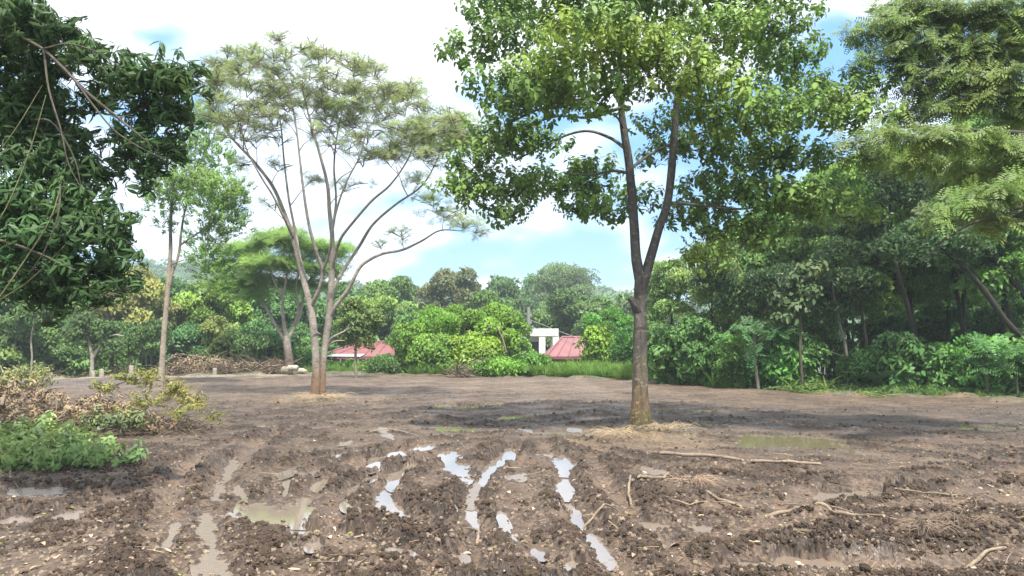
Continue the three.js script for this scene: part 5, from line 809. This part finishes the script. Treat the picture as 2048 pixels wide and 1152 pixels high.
scatter('frond_litter', 'flattened pale green fronds lying at the foot of the right wood', 'fallen fronds', (() => { const a = new Acc(), r = rng(5); for (let i = 0; i < 8; i++) leafInto(a, leafMatrix(V((r() - 0.5) * 0.3, 0.05, (r() - 0.5) * 0.3), 1.2 + (r() - 0.5) * 2.2, -0.1, 0, 0.7 + r() * 0.6), 0.9, 0.045, 0.2, 0.1); return a.geo(); })(), leafMat(0.17, 0.24, 0.06), [[1590, 1780, -0.5, 0.5, 60, 0.45, 0.9]], { seed: 135 });

// ---------------------------------------------------------------- stumps, logs, brush heaps
[[186, 742, 736, 'leftmost of the short pale posts, at the foot of the white sapling'], [203, 754, 737, 'pale post just right of the white sapling'], [262, 752, 735, 'pale post midway between sapling and slim trunk'], [299, 745, 734, 'pale post close left of the slim trunk'], [429, 750, 732, 'pale post in front of the brush heap']].forEach(([x, y, , label], i) => {
  const p = gnd(x, i === 0 ? 752 : i === 3 ? 750 : y + 1), h = [0.36, 0.38, 0.42, 0.3, 0.34][i]; p.y = H(p.x, p.z);
  const t = thing('wooden_post', label, 'post', 'row of short posts at the back left', p), k = new Acc(); k.tube([V(0, -0.1, 0), V(0.01, h * 0.5, 0), V(0.02 * (i - 2) * 0.4, h, 0)], [0.13, 0.115, 0.11], { sides: 12, seg: 3, wob: 0.12, color: () => [0.6, 0.54, 0.44] }); part('shaft', k.geo(), M.pale, t);
  const c = new THREE.CylinderGeometry(0.098, 0.105, 0.02, 12); c.translate(0.02 * (i - 2) * 0.4, h + 0.008, 0); part('cut_top', c, M.concrete, t);
});
[[578, 750, 0.24, 0.75, 0.35, 'large grey log round lying by the small forked tree'], [596, 748, 0.19, 0.65, -0.5, 'pale log piled behind the large grey round'], [606, 749, 0.14, 0.6, 0.7, 'small pale log at the right of the log pile'], [586, 743, 0.17, 0.5, 0.1, 'white sunlit log on top of the log pile']].forEach(([x, y, r0, len, turn, label], i) => {
  const p = gnd(x, y + (i === 3 ? 8 : 0)); p.y = H(p.x, p.z) + r0 * 0.8 + (i === 3 ? 0.24 : 0); const t = thing('log', label, 'log', 'logs piled by the small forked tree', p), k = new Acc(), dx = Math.cos(turn) * len / 2, dz = Math.sin(turn) * len / 2;
  k.tube([V(-dx, 0, -dz), V(0, 0.02, 0), V(dx, 0, dz)], [r0, r0 * 0.96, r0 * 0.9], { sides: 14, seg: 4, wob: 0.1, color: () => (i ? [0.62, 0.56, 0.47] : [0.4, 0.34, 0.25]) }); part('bark', k.geo(), M.pale, t);
  for (const s of [-1, 1]) { const g = new THREE.CircleGeometry(r0 * 0.86, 14); g.rotateY(Math.atan2(s * dx, s * dz)); g.translate(s * dx * 1.012, 0, s * dz * 1.012); part('cut_end', g, M.stick, t); }
});
function twigHeap(root, list, o) { // list of [centre, rx, ry, rz, count]; sticks crossing in every direction
  const r = rng(o.seed), k = new Acc();
  for (const [c, rx, ry, rz, n] of list) for (let i = 0; i < n; i++) {
    const a = r() * 6.28, q = Math.sqrt(r()), x = c.x + Math.cos(a) * q * rx, z = c.z + Math.sin(a) * q * rz, y = c.y + ry * (1 - q * q) * r() + 0.02, L = o.len * (0.3 + r()), b = r() * 6.28, el = (r() - 0.4) * 1.0, w = o.w * (0.4 + r() * r() * 2.2);
    const p0 = V(x, y, z), p2 = V(x + Math.cos(b) * Math.cos(el) * L, Math.max(y + Math.sin(el) * L, c.y - 0.02), z + Math.sin(b) * Math.cos(el) * L), p1 = p0.clone().lerp(p2, 0.5).add(V((r() - 0.5) * L * 0.3, (r() - 0.2) * L * 0.2, (r() - 0.5) * L * 0.3));
    k.tube([p0, p1, p2], [w, w * 0.75, w * 0.35], { sides: 4, seg: 2, wob: 0.1, color: o.color });
  }
  return k;
}
const browns = (p) => { const s = 0.8 + 0.5 * n3(p.x * 1.7, p.y * 3, p.z * 1.7); return [0.36 * s, 0.265 * s, 0.19 * s]; };
{
  const heap = (label, seed, list, dry) => {
    const cs = list.map(([x, y, d, rx, ry, n]) => { const X = (x - 1024) / F * d; return [V(X, H(X, -d), -d), rx / F * d, ry, rx / F * d * 0.55, n]; });
    const t = thing('brush_heap', label, 'brush heap', 'dry brush heaps at the back left', cs[0][0].clone()); cs.forEach((c) => c[0].sub(cs[0][0].equals(c[0]) ? t.position : t.position));
    part('twigs', twigHeap(t, cs, { seed, len: 1.3, w: 0.022, color: browns }).geo(), M.pale, t, true);
    const pads = cs.map(([c, rx, ry, rz]) => ({ c: c.clone().add(V(0, ry * 0.35, 0)), r: V(rx, ry * 0.6, rz), k: 1 })); instanced('dry_leaves', S.small.geo, M.dryBrush ??= new THREE.MeshStandardMaterial({ color: new THREE.Color(0.30, 0.235, 0.15), roughness: 0.95, side: THREE.DoubleSide }), fill(pads, { seed: seed + 1, dens: dry, scale: 0.5, inner: 0.2 }), t);
  };
  heap('long brown heap of dry brush right of the slim trunk', 141, [[400, 740, 42, 70, 1.3, 260], [460, 740, 43, 60, 1.0, 220], [350, 738, 44, 40, 0.7, 100], [390, 720, 46, 40, 2.0, 160]], 1.2);
  heap('low pale brush heap beside the small forked tree', 145, [[535, 738, 43, 45, 0.9, 200], [500, 740, 42, 45, 0.7, 160], [575, 740, 45, 25, 1.2, 90]], 0.9);
  heap('flat strip of dry brush at the far left edge', 149, [[120, 742, 40, 60, 0.35, 110], [250, 742, 41, 50, 0.4, 120]], 0.9);
  heap('small grey brush heap at the foot of the middle bushes', 153, [[922, 752, 38.5, 20, 0.5, 70]], 0.5);
}
// the slash pile at the left foreground
{
  const r = rng(161), P = (x, y, h = 0) => { const g = gnd(x, y); g.y = H(g.x, g.z) + h; return g; };
  const c0 = P(90, 880), t = thing('slash_pile', 'pile of dry brown brush at the left foreground', 'brush pile', null, c0.clone());
  const L = (x, y, rx, ry, n) => { const c = P(x, y).sub(t.position); return [c, rx, ry, rx * 0.8, n]; };
  part('twigs', twigHeap(t, [L(40, 860, 0.9, 0.85, 300), L(150, 858, 0.9, 0.6, 280), L(240, 858, 0.8, 0.5, 200), L(-60, 870, 1.0, 1.1, 240), L(330, 862, 0.6, 0.22, 80), L(395, 858, 0.3, 0.18, 40)], { seed: 162, len: 0.55, w: 0.006, color: (p) => { const s = 0.85 + 0.7 * n3(p.x * 5, p.y * 6, p.z * 5); return [0.42 * s, 0.31 * s, 0.225 * s]; } }).geo(), M.pale, t, true);
  for (const [q, w] of [[[[-40, 900, 0.1], [20, 850, 0.5], [55, 830, 0.75], [70, 800, 1.0]], 0.016], [[[100, 880, 0.25], [150, 860, 0.5], [190, 850, 0.62], [235, 850, 0.72]], 0.014], [[[60, 890, 0.2], [110, 870, 0.45], [95, 850, 0.85]], 0.01], [[[0, 880, 0.6], [8, 850, 0.9], [-5, 830, 1.15]], 0.03], [[[190, 880, 0.15], [260, 870, 0.3], [320, 860, 0.22]], 0.012], [[[30, 930, 0.02], [20, 955, 0.03], [48, 990, 0.02]], 0.01]]) {
    const k = new Acc(); k.tube(q.map(([x, y, h]) => P(x, y, h).sub(t.position)), [w, w * 0.8, w * 0.4], { sides: 6, color: () => [0.3, 0.23, 0.17] }); part('branch', k.geo(), M.pale, t);
  }
  const pads = [[40, 858, 0.8, 0.5], [140, 858, 0.8, 0.4], [230, 858, 0.65, 0.25], [-50, 870, 0.8, 0.6], [320, 863, 0.5, 0.12]].map(([x, y, rx, ry]) => { const c = P(x, y, ry * 0.6).sub(t.position); return { c, r: V(rx, ry, rx * 0.7), k: 1 }; });
  instanced('withered_leaves', S.cut.geo, M.dryLeaf, fill(pads, { seed: 163, dens: 5.5, scale: 0.42, inner: 0.2, upward: 0.2 }), t);
  const sp = [[20, 800, 0.2, 0.1], [60, 790, 0.15, 0.12]].map(([x, y, rx, ry]) => ({ c: P(x, 850, 0.65 + (850 - y) * 0.004).sub(t.position), r: V(rx * 2, ry * 1.5, rx * 2), k: 1 })); instanced('pale_leaves', S.cut.geo, leafMat(0.2, 0.22, 0.1), fill(sp, { seed: 165, dens: 9, scale: 0.4 }), t);
}
function cutBranch(label, stems, pads, tint, seed, count, dens, scale, upward = 0.5) {
  const P = (x, y, h = 0) => { const g = gnd(x, y); g.y = H(g.x, g.z) + h; return g; }, b = P(stems[0][0][0], stems[0][0][1]), t = thing('cut_branch', label, 'cut branch', null, b);
  const J = stems.map((s) => ({ pts: s.map(([x, y, h]) => P(x, y, h).sub(t.position)), rad: [0.016, 0.011, 0.005], from: 0.1 }));
  J.forEach((s) => { const k = new Acc(); k.tube(s.pts, s.rad, { sides: 6, color: () => [0.25, 0.19, 0.13] }); part('stem', k.geo(), M.pale, t); });
  const Q = pads.map(([x, y, h, rx, ry, k = 1, yl = 0]) => ({ c: P(x, y, h).sub(t.position), r: V(rx, ry, rx * 0.8), k, y: yl }));
  limbs(t, J, Q, M.pale, { seed, twigs: 3, thick: 0.01, slope: -1, color: () => [0.24, 0.19, 0.13], sides: 4, most: 0.008 });
  withLeaves(t, S.cut, leafMat(...tint), fill(Q, { seed: seed + 1, dens, scale, inner: 0.3, upward, top: 0.5 }), count); return t;
}
cutBranch('freshly cut leafy green branch lying left at the front of the pile', [[[-60, 930, 0.07], [40, 925, 0.16], [130, 925, 0.16], [225, 930, 0.07]], [[-40, 920, 0.13], [60, 905, 0.26], [150, 905, 0.23]]],
  [[20, 915, 0.19, 0.28, 0.119, 0.9, 0.1], [75, 910, 0.22, 0.26, 0.102, 0.9, 0.02], [125, 917, 0.15, 0.3, 0.085, 1, 0.15], [185, 924, 0.09, 0.26, 0.076, 1, 0.05], [60, 936, 0.07, 0.34, 0.076, 1, 0.12], [140, 938, 0.05, 0.34, 0.068, 1, -0.02], [228, 932, 0.04, 0.2, 0.051, 0.8, -0.05], [-30, 922, 0.15, 0.3, 0.170, 1, 0.1], [5, 938, 0.06, 0.26, 0.085, 1, 0.04], [100, 900, 0.19, 0.16, 0.068, 0.8, 0.2]], [0.17, 0.27, 0.105, 0.36], 171, 240, 24, 0.52, 0.25);
cutBranch('small cut branch with dull green leaves at the right end of the pile', [[[170, 880, 0.1], [220, 872, 0.2], [290, 868, 0.15]]], [[215, 872, 0.2, 0.2, 0.08], [260, 868, 0.16, 0.16, 0.07], [190, 876, 0.22, 0.16, 0.08]], [0.11, 0.15, 0.07, 0.3], 175, 36, 22, 0.5);
cutBranch('arching branch with yellowing leaves over the pile', [[[150, 850, 0.3], [200, 845, 0.62], [260, 845, 0.8], [320, 850, 0.8], [370, 858, 0.62], [420, 862, 0.3]], [[230, 850, 0.62], [290, 858, 0.5], [340, 866, 0.36]]],
  [[205, 848, 0.66, 0.14, 0.08, 1.2], [250, 846, 0.8, 0.14, 0.08, 1.2], [300, 850, 0.82, 0.16, 0.09, 1.2, 0.1], [345, 855, 0.68, 0.18, 0.12, 1.1, 0.15], [385, 860, 0.5, 0.16, 0.12, 0.8, 0.2], [420, 862, 0.28, 0.1, 0.08, 0.8, 0.25], [300, 860, 0.48, 0.2, 0.1, 0.6, 0.1], [350, 864, 0.36, 0.18, 0.1, 0.6, 0.15], [250, 862, 0.36, 0.18, 0.08, 0.5, 0.1]], [0.17, 0.19, 0.06, 0.35], 179, 120, 20, 0.42, 0.1);

// ---------------------------------------------------------------- sticks lying in the mud
const G3 = (x, y, h = 0) => { const g = gnd(x, y); g.y = groundAt(g.x, g.z) + h; return g; };
function stick(label, q, w0, o = {}) {
  const w = w0 * 0.74;
  const pts = []; for (let k = 0; k < q.length; k += 2) pts.push(G3(q[k], q[k + 1], w * 0.5 + (o.lift ?? 0.012) * 0.55));
  if (pts.length > 2) for (let k = 1; k < pts.length - 1; k++) pts[k].y = mix(pts[k].y, (pts[k - 1].y + pts[k + 1].y) / 2, 0.6);
  const r = rng(Math.round(q[0] * 7 + q[1])), lay = (v) => { v.y = Math.max(v.y, groundAt(v.x, v.z) + w * 0.85); }; pts.forEach(lay);
  const root = pts[0].clone(), k = new Acc(), loc = pts.map((p) => p.clone().sub(root));
  const bend = []; for (let i = 0; i < loc.length; i++) { bend.push(loc[i]); if (i < loc.length - 1) for (const f of [0.33, 0.67]) { const m = loc[i].clone().lerp(loc[i + 1], f), L = loc[i].distanceTo(loc[i + 1]); m.add(V((r() - 0.5) * L * 0.05, 0.01 * r(), (r() - 0.5) * L * 0.05)); const a = m.clone().add(root); lay(a); m.y = a.y - root.y; bend.push(m); } }
  k.tube(bend, [w, w * 0.95, w * (o.tip ?? 0.55)], { sides: 10, seg: 6, wob: 0.2, shape: (t) => 1 + 0.22 * n2(t * 14 + q[0], q[1]) });
  const t = thing(o.name ?? 'fallen_stick', label, o.category ?? 'stick', o.group ?? 'sticks lying on the mud', root); part('shaft', k.geo(), o.mat ?? M.stick, t);
  for (const [f, a, L] of o.twigs ?? []) { const p = bend[Math.floor(f * (bend.length - 1))], g = new Acc(); g.tube([p.clone(), p.clone().add(V(Math.cos(a) * L * 0.5, 0.06 * L + 0.02, Math.sin(a) * L * 0.5)), p.clone().add(V(Math.cos(a + 0.3) * L, 0.03, Math.sin(a + 0.3) * L))], [w * 0.5, w * 0.25], { sides: 5, seg: 2 }); part('side_twig', g.geo(), o.mat ?? M.stick, t); }
  for (const e of [0, bend.length - 1]) { const d = bend[e].clone().sub(bend[e ? e - 1 : 1]).normalize(), g = new THREE.CylinderGeometry(w * (e ? o.tip ?? 0.55 : 1) * 0.8, w * (e ? o.tip ?? 0.55 : 1) * 0.86, 0.012, 9); g.applyQuaternion(Q.setFromUnitVectors(UP, d)); g.translate(bend[e].x + d.x * 0.005, bend[e].y + d.y * 0.005, bend[e].z + d.z * 0.005); part('broken_end', g, M.straw, t); }
  return t;
}
stick('long straight pale branch lying right of the big trunk', [1312, 910, 1370, 914, 1430, 921, 1485, 927], 0.035, { tip: 0.8, lift: 0.03 });
stick('pale branch continuing the long one towards the right', [1504, 931, 1560, 933, 1600, 934, 1640, 934], 0.028, { tip: 0.8, lift: 0.02 });
stick('thick curved pale stick at the right foreground', [1532, 1033, 1580, 1031, 1630, 1036, 1665, 1041, 1720, 1052, 1768, 1069], 0.026, { tip: 0.7, lift: 0.03, twigs: [[0.3, 0.4, 0.5]] });
stick('stout stick with a forked end below the long branch', [1404, 997, 1440, 1009, 1482, 1022], 0.024, { tip: 0.8, lift: 0.03, twigs: [[0.95, 2.6, 0.3], [0.9, 1.6, 0.15]] });
stick('thin curved stick left of the stout forked one', [1326, 1006, 1345, 1017, 1380, 1018, 1408, 1011], 0.014, { lift: 0.02 });
stick('short upright-looking pale stick at the left of the debris patch', [1261, 978, 1258, 998, 1262, 1018], 0.02, { tip: 0.9, lift: 0.02 });
stick('bent pale stick with upturned end in the debris patch', [1278, 985, 1308, 978, 1328, 972, 1338, 956], 0.025, { tip: 0.8, lift: 0.04 });
stick('short pale stick in the middle of the debris patch', [1282, 984, 1296, 974], 0.022, { tip: 0.9 });
stick('thin pale twig lying across the right foreground', [1793, 1000, 1850, 1003, 1905, 1006, 1924, 1004], 0.011, { lift: 0.02 });
stick('pale twig near the right border', [1955, 962, 1990, 964, 2048, 966], 0.014, { lift: 0.02, twigs: [[0.3, 0.2, 0.25]] });
stick('short pale twig under the bright stick at the right', [1566, 1007, 1600, 1012, 1626, 1020], 0.009);
stick('thin twig pointing up to the right, right of the thick curved stick', [1668, 1021, 1690, 1015, 1706, 1012], 0.011);
stick('broken pale stick lying in the left wheel rut', [952, 1066, 958, 1078, 954, 1092], 0.02, { tip: 0.9, lift: 0.03, twigs: [[0.1, 2.6, 0.12]] });
stick('knobbly pale stick crossing the right wheel rut', [1165, 1062, 1185, 1056, 1210, 1044, 1232, 1034], 0.014, { lift: 0.025, twigs: [[0.2, 0.6, 0.1]] });
stick('short pale stick near the lower right corner', [1932, 1132, 1958, 1118, 1980, 1110, 2010, 1106], 0.02, { lift: 0.02 });
stick('pale twig lying at the lower right corner', [1958, 1132, 1985, 1138, 2008, 1148], 0.012, { tip: 0.8 });
stick('faint short stick below the thick curved one', [1560, 1086, 1580, 1082, 1596, 1078], 0.013);
stick('slender twig bowed between the left puddles', [740, 868, 780, 864, 808, 870, 834, 880], 0.012, { lift: 0.05, mat: M.twig });
stick('thin pale twig on the smooth mud beside the right rut', [1046, 954, 1075, 952, 1098, 953], 0.009);
stick('dark twig between the two wheel ruts', [1008, 942, 1025, 939, 1042, 937], 0.011, { mat: M.twig });
stick('thin twig lying at the lower left', [100, 1112, 130, 1100, 160, 1078], 0.006, { lift: 0.03 });
// twigs poking up out of the mud
[[1905, 1012, 1896, 978, 'dark twig sticking up at the right foreground', M.twig, 0.011], [1902, 918, 1899, 886, 'thin white twig standing up near the right border', M.stick, 0.012], [1790, 1145, 1777, 1125, 'dark forked twig poking up at the lower right', M.twig, 0.011], [1216, 978, 1215, 964, 'thin dark twig standing left of the debris patch', M.twig, 0.008], [1951, 1025, 1948, 995, 'faint dark twig standing right of the other upright twig', M.twig, 0.007], [1540, 962, 1539, 944, 'short white twig standing below the long branch', M.stick, 0.008]].forEach(([x0, y0, x1, y1, label, mat, w]) => {
  const b = G3(x0, y0, -0.03), d = -b.z, e = at(x1, y1, d), t = thing('upright_twig', label, 'twig', 'twigs sticking up out of the mud', b), k = new Acc(), l = e.sub(b); k.tube([V(0, 0, 0), l.clone().multiplyScalar(0.5).add(V(0.012, 0, 0.01)), l], [w, w * 0.8, w * 0.35], { sides: 6, seg: 3 }); part('shaft', k.geo(), mat, t);
  if (mat === M.twig) { const g = new Acc(), m = l.clone().multiplyScalar(0.55); g.tube([m, m.clone().add(V(0.04, 0.06, 0))], [w * 0.6, w * 0.3], { sides: 5, seg: 1 }); part('side_twig', g.geo(), mat, t); }
});
// tufts of uprooted straw
function tuft(label, x, y, n, R, len, seed, mat = M.straw) {
  const r = rng(seed), b = G3(x, y), t = thing('straw_tuft', label, 'straw', 'tufts of uprooted straw', b), k = new Acc();
  for (let i = 0; i < n; i++) { const a = r() * 6.28, q = r() * R, z = q * 0.8, L = len * (0.4 + r()), bb = a + (r() - 0.5) * 2, e = r() * 0.8; k.tube([V(Math.cos(a) * q, 0.02 + 0.09 * r(), Math.sin(a) * z), V(Math.cos(a) * q + Math.cos(bb) * L * 0.5, 0.05 + e * L * 0.4, Math.sin(a) * z + Math.sin(bb) * L * 0.5), V(Math.cos(a) * q + Math.cos(bb) * L, 0.02 + e * L * 0.2, Math.sin(a) * z + Math.sin(bb) * L)], [0.004, 0.0015], { sides: 3, seg: 2, wob: 0 }); }
  part('stalks', k.geo(), mat, t, true);
}
tuft('tangle of uprooted straw and roots at the lower right', 1850, 1095, 46, 0.18, 0.13, 181, M.root ??= new THREE.MeshStandardMaterial({ color: new THREE.Color(0.19, 0.14, 0.098), roughness: 0.95 })); tuft('darker root tangle right of the straw tangle', 1935, 1090, 34, 0.18, 0.14, 183, M.root);
tuft('straw and roots at the left foot of the big trunk', 1235, 878, 90, 0.3, 0.3, 185); tuft('dry grass at the right foot of the big trunk', 1335, 872, 90, 0.4, 0.3, 187); tuft('straw ring at the foot of the pale vase-shaped tree', 640, 800, 130, 0.8, 0.4, 189);
tuft('root tangle in the debris patch below the long branch', 1385, 985, 80, 0.22, 0.2, 191, M.twig);

// ---------------------------------------------------------------- loose stuff on the mud: clods, chips, dry leaves
function litter(name, label, category, geo, mat, n, seed, o) {
  const r = rng(seed), mats = [], tints = [], q = new THREE.Quaternion();
  for (let k = 0; k < n * 6 && mats.length < n; k++) {
    const u = -80 + 2210 * r(), v = o.v0 + (1175 - o.v0) * Math.pow(r(), o.pow ?? 0.75), g = gnd(u, v), y = groundAt(g.x, g.z);
    if (field.silt > 0.12 || field.mud < 0.9 || (o.clods && field.clod < 0.25 + 0.5 * r())) continue; if (o.where && r() > o.where(u, v, g)) continue;
    const s = mix(o.s0, o.s1, Math.pow(r(), 2.2)), b = 0.7 + 0.6 * r(); q.setFromEuler(o.flat ? new THREE.Euler((r() - 0.5) * 0.7, r() * 6.28, (r() - 0.5) * 0.7) : new THREE.Euler(r() * 6, r() * 6, r() * 6));
    mats.push(new THREE.Matrix4().compose(V(g.x, y + (o.up ?? 0.1) * s, g.z), q.clone(), V(s, s * (o.flat ? 1 : 0.6 + 0.4 * r()), s * (0.7 + 0.5 * r())))); tints.push(((k) => [b * k, b * k * (0.92 + 0.12 * r()), b * k * (0.82 + 0.2 * r())])(o.flat ? 0.45 + 0.6 * r() : 1));
  }
  const m = instanced(name, geo, mat, { mats, tints }, scene); m.userData = { kind: 'stuff', label, category };
}
const rock = (seed, f) => { const g = new THREE.IcosahedronGeometry(1, 2), p = g.attributes.position; for (let i = 0; i < p.count; i++) { const x = p.getX(i), y = p.getY(i), z = p.getZ(i), k = 1 + 0.35 * n3(x * f + seed, y * f, z * f) + 0.18 * n3(x * 3 * f, y * 3 * f + seed, z * 3 * f); p.setXYZ(i, x * k, y * k, z * k); } g.computeVertexNormals(); return g; };
const nearRut = (u, v, g) => clamp(0.15 + 1.1 * Math.max(0, n2(g.x / 0.8, g.z / 0.9)) + 0.5 * Math.max(0, n2(g.x / 0.25, g.z / 0.3)));
litter('mud_clods', 'crumbly dark clods of earth thrown up along the wheel ruts', 'mud clods', rock(3, 1.4), M.clod, 18000, 201, { v0: 800, s0: 0.004, s1: 0.034, where: nearRut, up: 0.02, clods: true });
litter('earth_crumbs', 'small paler crumbs of soil strewn over the mud', 'soil crumbs', rock(9, 2), new THREE.MeshStandardMaterial({ color: new THREE.Color(0.2, 0.155, 0.12), roughness: 0.9 }), 8000, 203, { v0: 775, s0: 0.004, s1: 0.02, up: 0.3 });
litter('wood_chips', 'pale wood chips and straw bits scattered on the mud', 'wood chips', (() => { const g = new THREE.BoxGeometry(0.3, 0.06, 1, 1, 1, 3), p = g.attributes.position; for (let i = 0; i < p.count; i++) if (Math.abs(p.getZ(i)) > 0.3) p.setX(i, p.getX(i) * 0.3); g.computeVertexNormals(); return g; })(), new THREE.MeshStandardMaterial({ color: new THREE.Color(0.40, 0.31, 0.225), roughness: 0.85 }), 850, 205, { v0: 770, s0: 0.012, s1: 0.085, flat: true, up: 0.05, where: (u, v) => 0.35 + 0.65 * smooth(1050, 1300, u) * smooth(860, 900, v) });
litter('dry_leaves', 'pale curled dry leaves lying on the mud', 'dead leaves', (() => { const a = new Acc(); leafInto(a, new THREE.Matrix4(), 1, 0.55, 0.7, 0.2); return a.geo(); })(), M.deadLeaf, 420, 207, { v0: 790, s0: 0.02, s1: 0.085, flat: true, up: 0.1, where: (u, v) => 0.3 + 0.7 * Math.max(smooth(900, 500, u) * smooth(980, 1040, v), smooth(1200, 1400, u) * 0.6) });
litter('thin_twigs', 'thin broken twigs scattered over the mud', 'twigs', (() => { const a = new Acc(); a.tube([V(0, 0, -0.5), V(0.05, 0.02, 0), V(-0.02, 0, 0.5)], [0.014, 0.012, 0.006], { sides: 4, seg: 2, wob: 0.1 }); return a.geo(); })(), new THREE.MeshStandardMaterial({ color: new THREE.Color(0.30, 0.225, 0.155), roughness: 0.85 }), 550, 209, { v0: 790, s0: 0.06, s1: 0.34, flat: true, up: 0.03, where: (u, v) => 0.25 + 0.75 * smooth(1100, 1350, u) });
litter('green_leaves', 'few fresh yellow-green leaves dropped on the mud', 'fallen leaves', S.broad.leaf, leafMat(0.3, 0.36, 0.06), 28, 211, { v0: 950, s0: 0.2, s1: 0.4, flat: true, up: 0.06, where: (u) => 0.2 + 0.8 * (1 - smooth(300, 1000, u)) });

renderer.render(scene, camera);
